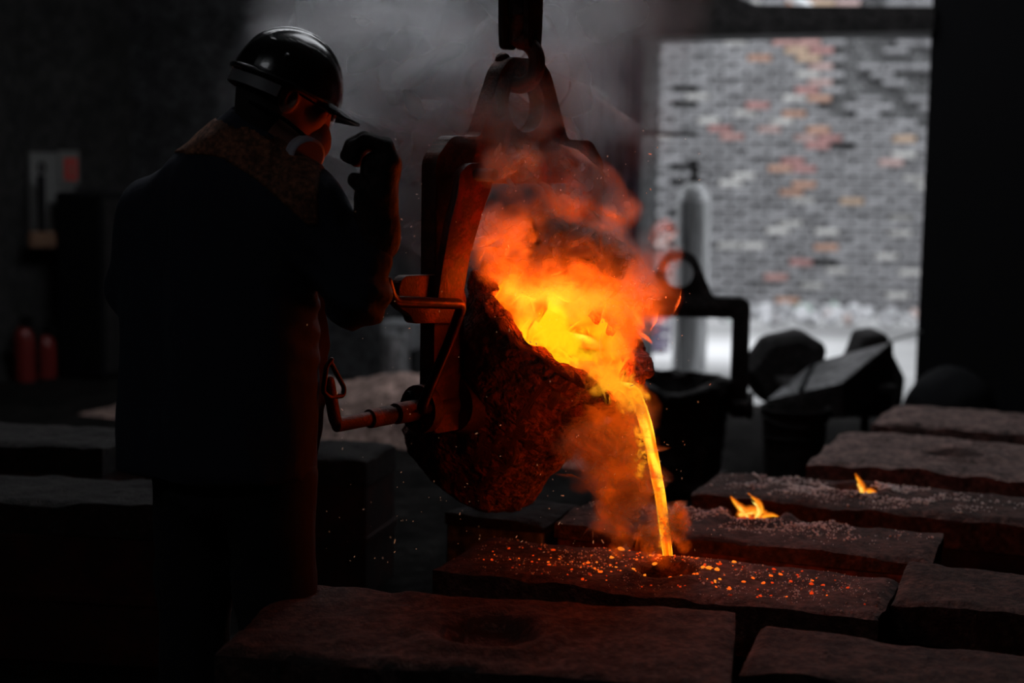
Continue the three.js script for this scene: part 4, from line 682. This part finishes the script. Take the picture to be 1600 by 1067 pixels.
// ---------------------------------------------------------------- fire, embers, grit
function onMould(m, x, z) { return m.c.clone().addScaledVector(m.ex, x).addScaledVector(m.ez, z).setY(m.hgt(x, z)); }
function localOf(m, px, py) { const q = PY(px, py, m.top).sub(m.c); return [q.dot(m.ex), q.dot(m.ez)]; }
{
  const r = rng(5), chip = []; for (let k = 0; k < 5; k++) chip.push(roughen(new THREE.IcosahedronGeometry(1, 1), 0.35, 1.3, k * 9));
  const heat = [[1.0, 0.22, 0.014, 1.3], [1.0, 0.13, 0.008, 1.1], [0.85, 0.05, 0.003, 0.8], [0.5, 0.02, 0.002, 0.5]].map(([a, b, c, i]) => std({ color: lin(0.2, 0.08, 0.05), emissive: lin(a, b, c), emissiveIntensity: i, roughness: 0.9 }));
  const [cx, cz] = mPour.cups[0]; let made = 0;
  const labels = ['yellow hot chip of slag nearest the stream on the strewn mould', 'orange glowing chip of slag on the strewn mould', 'red glowing chip of slag on the strewn mould', 'dull red cooling chip of slag on the strewn mould'], groups = ['yellow hot embers', 'orange embers', 'red embers', 'dull red embers'];
  const drop = (x, z, s, m, k) => { const p = onMould(mPour, x, z), o = single('glowing_ember', chip[k], heat[m], labels[m], 'ember', groups[m]); o.position.set(p.x, p.y + s * 0.35, p.z); o.scale.set(s * 1.35, s * 0.75, s); o.rotation.y = r() * 6; made++; };
  for (let i = 0; i < 4000 && made < 150; i++) {
    const a = r() * 6.283, q = 0.08 + Math.abs(r() + r() + r() - 1.5) * 0.42, x = cx + Math.cos(a) * q * 1.35, z = cz + Math.sin(a) * q * 0.75;
    if (Math.abs(x) > mPour.len / 2 - 0.04 || Math.abs(z) > mPour.wid / 2 - 0.03) continue;
    const d = q / 0.5, hotness = d + r() * 0.7; drop(x, z, 0.0016 + 0.0042 * r() * r() * (1.2 - d * 0.7), hotness < 0.42 ? 0 : hotness < 0.75 ? 1 : hotness < 1.05 ? 2 : 3, Math.floor(r() * 5));
  }
  for (const [px, py, s] of [[1120, 889, 6], [1108, 893, 6], [1098, 891, 5], [1147, 876, 5], [1205, 898, 4], [1220, 897, 4], [1193, 907, 4.5], [1268, 911, 4.5], [1268, 925, 5], [1286, 912, 3.5], [1325, 915, 3.5], [1080, 897, 4], [970, 860, 7], [955, 871, 4], [1000, 888, 5]]) { const [x, z] = localOf(mPour, px, py); drop(x, z, s * 0.001, px > 1240 ? 2 : px > 1150 ? 1 : 0, Math.floor(r() * 5)); }
  // pale grit spilled round the cups: too many to count
  const tri = roughen(new THREE.IcosahedronGeometry(1, 0), 0.3, 1.2, 2);
  const grit = (m, n, label, cup, sx, sz, seed, s0 = 0.0035, mat = M.grit) => {
    const q = rng(seed), im = new THREE.InstancedMesh(tri, mat, n), mm = new THREE.Matrix4(); let k = 0;
    const [c0, c1] = cup ? m.cups[cup - 1] : [0, 0];
    for (let i = 0; i < n * 6 && k < n; i++) {
      const a = q() * 6.283, d = Math.sqrt(-2 * Math.log(1 - q() * 0.985)), x = c0 + Math.cos(a) * d * sx, z = c1 + Math.sin(a) * d * sz;
      if (Math.abs(x) > m.len / 2 - 0.015 || Math.abs(z) > m.wid / 2 - 0.015 || (cup && Math.hypot(x - c0, z - c1) < m.cups[cup - 1][2])) continue;
      if (fbm(x * 16, z * 16, seed, 2) < -0.12) continue;
      const p = onMould(m, x, z), s = s0 * (0.35 + q() * q() * 1.1);
      mm.compose(V(p.x, p.y + s * 0.3, p.z), new THREE.Quaternion().setFromEuler(new THREE.Euler(q() * 6, q() * 6, q() * 6)), V(s * 1.2, s * 0.8, s)); im.setMatrixAt(k++, mm);
    }
    im.count = k; im.name = numbered('loose_grit'); tag(shadows(im), label, 'grit', null, 'stuff'); scene.add(im);
  };
  grit(mSmall, 1500, 'pale loose grit around the cup with the small low flame', 1, 0.19, 0.085, 3, 0.004);
  grit(mFire, 1100, 'pale loose grit around the cup with the larger flame', 1, 0.22, 0.1, 4, 0.0034);
  grit(mPour, 900, 'fine bright grains strewn on the mould under the stream', 1, 0.4, 0.12, 6, 0.0026);
  // air-borne spark specks around ladle and worker
  const n = 340, im = new THREE.InstancedMesh(tri, std({ color: lin(0.7, 0.6, 0.55), emissive: lin(1, 0.45, 0.22), emissiveIntensity: 0.16, roughness: 0.8 }), n), mm = new THREE.Matrix4(), q = rng(9);
  for (let i = 0; i < n; i++) {
    const c = P(lerp(480, 1080, q()) + (q() - 0.5) * 80, lerp(200, 880, q() ** 0.8), 3.35 + q() * 0.9), l = 0.0007 + 0.0013 * q() * q();
    mm.compose(c, new THREE.Quaternion().setFromEuler(new THREE.Euler(q() * 6, q() * 6, q() * 6)), V(l, l * (1 + 5 * q() * q()), l)); im.setMatrixAt(i, mm);
  }
  im.name = 'flying_sparks'; tag(im, 'tiny sparks and ash flying in the air around the ladle', 'sparks', null, 'stuff'); scene.add(im);
}
const puffT = [];
for (let k = 0; k < 4; k++) {
  const t = texture(128, 128, (u, v) => { const x = u * 2 - 1, y = v * 2 - 1, q = Math.hypot(x, y) + 0.32 * fbm(x * 1.8 + k * 7, y * 1.8, k, 3), a = smooth(1 - q, 0.02, 0.95), n = clamp(0.7 + 0.7 * fbm(x * 2.2 + 3 * k, y * 2.2 + 5, k + 2, 3), 0, 1); const o = a * n * smooth(1 - Math.hypot(x, y), 0.02, 0.25); return [o, o, o]; }, false);
  t.wrapS = t.wrapT = THREE.ClampToEdgeWrapping; puffT.push(t);
}
const puffG = new THREE.CircleGeometry(1, 12, 0, Math.PI * 2); { const p = puffG.attributes.position; for (let i = 0; i < p.count; i++) p.setZ(i, 0.22 * (1 - Math.min(1, p.getX(i) ** 2 + p.getY(i) ** 2)) + 0.05 * Math.sin(p.getX(i) * 3)); puffG.computeVertexNormals(); }
function cloud(name, label, category, blobs, material, seed) {          // many small domed wisps in a drifting cloud; blobs: [px, py, depth, half width, half height, half depth in pixels, count, size, turbulence]
  const q = rng(seed), lists = [[], [], [], []], up = new THREE.Quaternion(), g = () => { let s = 0; for (let i = 0; i < 4; i++) s += q(); return (s - 2) / 0.82; };
  for (const [px, py, d, sx, sy, sz, n, size, turb = 1] of blobs) for (let i = 0, tries = 0; i < n && tries < n * 12; tries++) {
    let x = px + g() * sx * 0.6, y = py + g() * sy * 0.6, z = g() * sz * 0.6;
    x += 26 * turb * fbm(x / 70, y / 70, seed + z / 70, 3); y += 26 * turb * fbm(x / 70 + 9, y / 70, seed + 4 + z / 70, 3);
    if (fbm(x / 62, y / 80 + 0.3 * fbm(x / 30, y / 30, 5, 2), z / 62 + seed, 3) < -0.03 * turb - 0.22 + 0.25 * q()) continue;
    const c = P(x, y, d + z * d / FPX), s = size * (0.55 + 0.9 * q() ** 1.5);
    up.setFromEuler(new THREE.Euler(Math.acos(2 * q() - 1) - Math.PI / 2, q() * 6.283, q() * 6.283, 'YXZ'));
    lists[i % 4].push(new THREE.Matrix4().compose(c, up, V(s, s, s))); i++;
  }
  lists.forEach((l, k) => {
    const m = material.clone(); m.alphaMap = puffT[k];
    const im = new THREE.InstancedMesh(puffG, m, l.length); l.forEach((mm, i) => im.setMatrixAt(i, mm));
    im.name = numbered(name); tag(im, label, category, label, 'stuff'); im.receiveShadow = true; scene.add(im);
  });
}
const smokeM = (c, o) => new THREE.MeshPhysicalMaterial({ color: lin(...c), roughness: 1, specularIntensity: 0, transmission: 0.5, thickness: 0, transparent: true, opacity: o, side: THREE.DoubleSide, depthWrite: false });
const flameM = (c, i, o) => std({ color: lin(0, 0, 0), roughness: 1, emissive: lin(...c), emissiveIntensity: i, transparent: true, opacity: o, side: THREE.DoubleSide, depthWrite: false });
cloud('smoke_plume', 'orange lit smoke boiling up from the ladle mouth', 'smoke', [
  [905, 415, 3.85, 115, 95, 80, 150, 0.075], [955, 395, 3.8, 78, 115, 60, 80, 0.066], [825, 440, 3.85, 80, 40, 60, 40, 0.06], [860, 350, 3.95, 125, 60, 70, 50, 0.085], [800, 390, 3.9, 70, 90, 50, 30, 0.07],
  [1000, 430, 3.8, 30, 70, 36, 44, 0.034], [985, 515, 3.75, 36, 50, 40, 28, 0.048], [860, 262, 3.9, 130, 36, 50, 5, 0.1], [835, 258, 3.72, 105, 30, 36, 26, 0.055],
], smokeM([0.66, 0.645, 0.63], 0.5), 3);
cloud('smoke_trail', 'orange brown smoke rolling down beside the iron stream', 'smoke', [
  [940, 650, 3.72, 60, 80, 44, 110, 0.05], [965, 760, 3.7, 54, 90, 44, 140, 0.046], [925, 700, 3.74, 44, 60, 36, 40, 0.046], [1012, 850, 3.7, 44, 40, 36, 60, 0.03], [1062, 820, 3.7, 15, 52, 20, 100, 0.022],
], smokeM([0.66, 0.645, 0.63], 0.5), 8);
cloud('pouring_flame', 'bright flames licking round the ladle lip and down the stream', 'flame', [
  [955, 575, 3.72, 34, 36, 30, 60, 0.028, 0.6], [985, 610, 3.68, 22, 32, 20, 46, 0.02, 0.5], [1002, 690, 3.69, 8, 56, 10, 50, 0.012, 0.25], [1033, 800, 3.68, 5, 66, 8, 50, 0.010, 0.2],
], flameM([1, 0.36, 0.012], 1.15, 0.55), 12);
cloud('ladle_flame', 'yellow white flame over the iron in the ladle mouth', 'flame', [[868, 522, 3.84, 62, 30, 40, 60, 0.032, 0.6], [905, 552, 3.8, 50, 26, 30, 36, 0.028, 0.6]], flameM([1, 0.62, 0.006], 1.05, 0.6), 14);
cloud('smoke_glow', 'deep orange glow added to brighten the smoke round the stream', 'flame', [  // glowing puffs added to brighten the smoke trail
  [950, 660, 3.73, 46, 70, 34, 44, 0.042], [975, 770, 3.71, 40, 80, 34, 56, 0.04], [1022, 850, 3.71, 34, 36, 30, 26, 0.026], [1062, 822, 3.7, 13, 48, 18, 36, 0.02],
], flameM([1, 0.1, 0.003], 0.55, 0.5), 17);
cloud('smoke_haze', 'grey smoke drifting under the roof behind the ladle bail', 'smoke', [
  [730, 140, 5.0, 180, 150, 340, 60, 0.32, 2], [860, 120, 4.8, 130, 130, 300, 30, 0.28, 2], [620, 190, 5.4, 150, 150, 300, 28, 0.34, 2], [700, 400, 4.8, 60, 120, 80, 18, 0.16, 1.5], [560, 60, 5.6, 200, 110, 300, 24, 0.36, 2],
], smokeM([0.88, 0.88, 0.9], 0.4), 21);
cloud('smoke_veil', 'thin smoke drifting before the bail and its lifting eye', 'smoke', [[820, 190, 3.7, 95, 70, 50, 32, 0.085, 1.5]], smokeM([0.7, 0.69, 0.68], 0.13), 41);
cloud('smoke_wisp', 'faint wisps of smoke by the standing ladle', 'smoke', [[1115, 745, 6.0, 24, 40, 30, 14, 0.05], [1035, 460, 4.6, 16, 26, 20, 14, 0.022]], smokeM([0.6, 0.55, 0.58], 0.2), 31);
// flames in the two filled cups
const flameR = rng(77);
function tongue(base, mid, tip, w, n) {                                   // a flame along a bent path: soft overlapping wisps, full at the foot, drawn out to a tip
  const c = new THREE.QuadraticBezierCurve3(base, mid, tip), list = [];
  for (let i = 0; i < n; i++) {
    const t = (i + flameR() * 0.7) / n, q = c.getPoint(t), d = c.getTangent(t), r = w * (0.22 + 0.95 * Math.pow(1 - t, 0.9)) * Math.min(1, 0.6 + t * 3), g = puffG.clone().scale(r, r * 1.7, r);
    g.rotateY(flameR() * 6.28).applyQuaternion(new THREE.Quaternion().setFromUnitVectors(V(0, 1, 0), d.normalize())); list.push(g.translate(q.x + (flameR() - 0.5) * r * 0.4, q.y + r * 0.4, q.z + (flameR() - 0.5) * r * 0.4));
  }
  return merge(list);
}
const withPuff = (m, k) => { m.alphaMap = puffT[k]; return m; };
const outerF = withPuff(flameM([1, 0.2, 0.008], 1.0, 0.7), 0), midF = withPuff(flameM([1, 0.42, 0.02], 1.3, 0.95), 1), innerF = withPuff(flameM([1, 0.72, 0.16], 1.7, 1), 2);
function cupFire(m, px, py, label, tongues, power) {
  const b = PY(px, py, m.top - 0.012), t = thing('cup_flame', label, 'flame', b, rad(-20));
  for (const [x0, x1, y1, x2, y2, w, core] of tongues) {
    const f = part('flame_tongue', tongue(V(x0, 0, 0.01), V(x1, y1, 0.01), V(x2, y2, 0.0), w, 22), outerF, t);
    part('flame_sheet', tongue(V(x0, 0.0, 0.012), V(x1, y1 * 0.92, 0.012), V(lerp(x1, x2, 0.85), y2 * 0.86, 0.003), w * 0.72, 20), midF, f);
    if (core) part('flame_core', tongue(V(x0, 0.001, 0.014), V(lerp(x0, x1, 0.8), y1 * 0.75, 0.014), V(lerp(x0, x2, 0.7), y2 * core, 0.006), w * 0.55, 18), innerF, f);
  }
  part('glowing_metal', new THREE.CylinderGeometry(0.055, 0.045, 0.012, 32).translate(0, -0.02, 0), std({ color: lin(0.2, 0.08, 0.04), emissive: lin(1, 0.12, 0.006), emissiveIntensity: 0.45, emissiveMap: ironT }), t);
  const l = new THREE.PointLight(HOT, power); l.name = 'flame_light'; l.shadow.radius = 1.5; l.castShadow = true; l.position.copy(b).add(V(0, 0.085, 0.02)); scene.add(l);
}
cupFire(mFire, 1178, 806, 'larger bright flame licking from the cup of a mould', [[-0.018, -0.045, 0.022, -0.07, 0.05, 0.017, 0.7], [0.012, 0.034, 0.034, -0.02, 0.064, 0.018, 0.7], [-0.032, 0.0, 0.016, 0.036, 0.012, 0.022, 0.9], [0.03, 0.05, 0.01, 0.072, 0.005, 0.012, 0]], FLAME_LIGHT);
cupFire(mSmall, 1338, 771, 'small low flame in the cup of the mould with pale grit', [[0.02, 0.016, 0.03, -0.006, 0.06, 0.017, 0.5], [0.03, 0.04, 0.012, 0.062, 0.008, 0.014, 0]], FLAME_LIGHT * 0.4);

renderer.render(scene, camera);
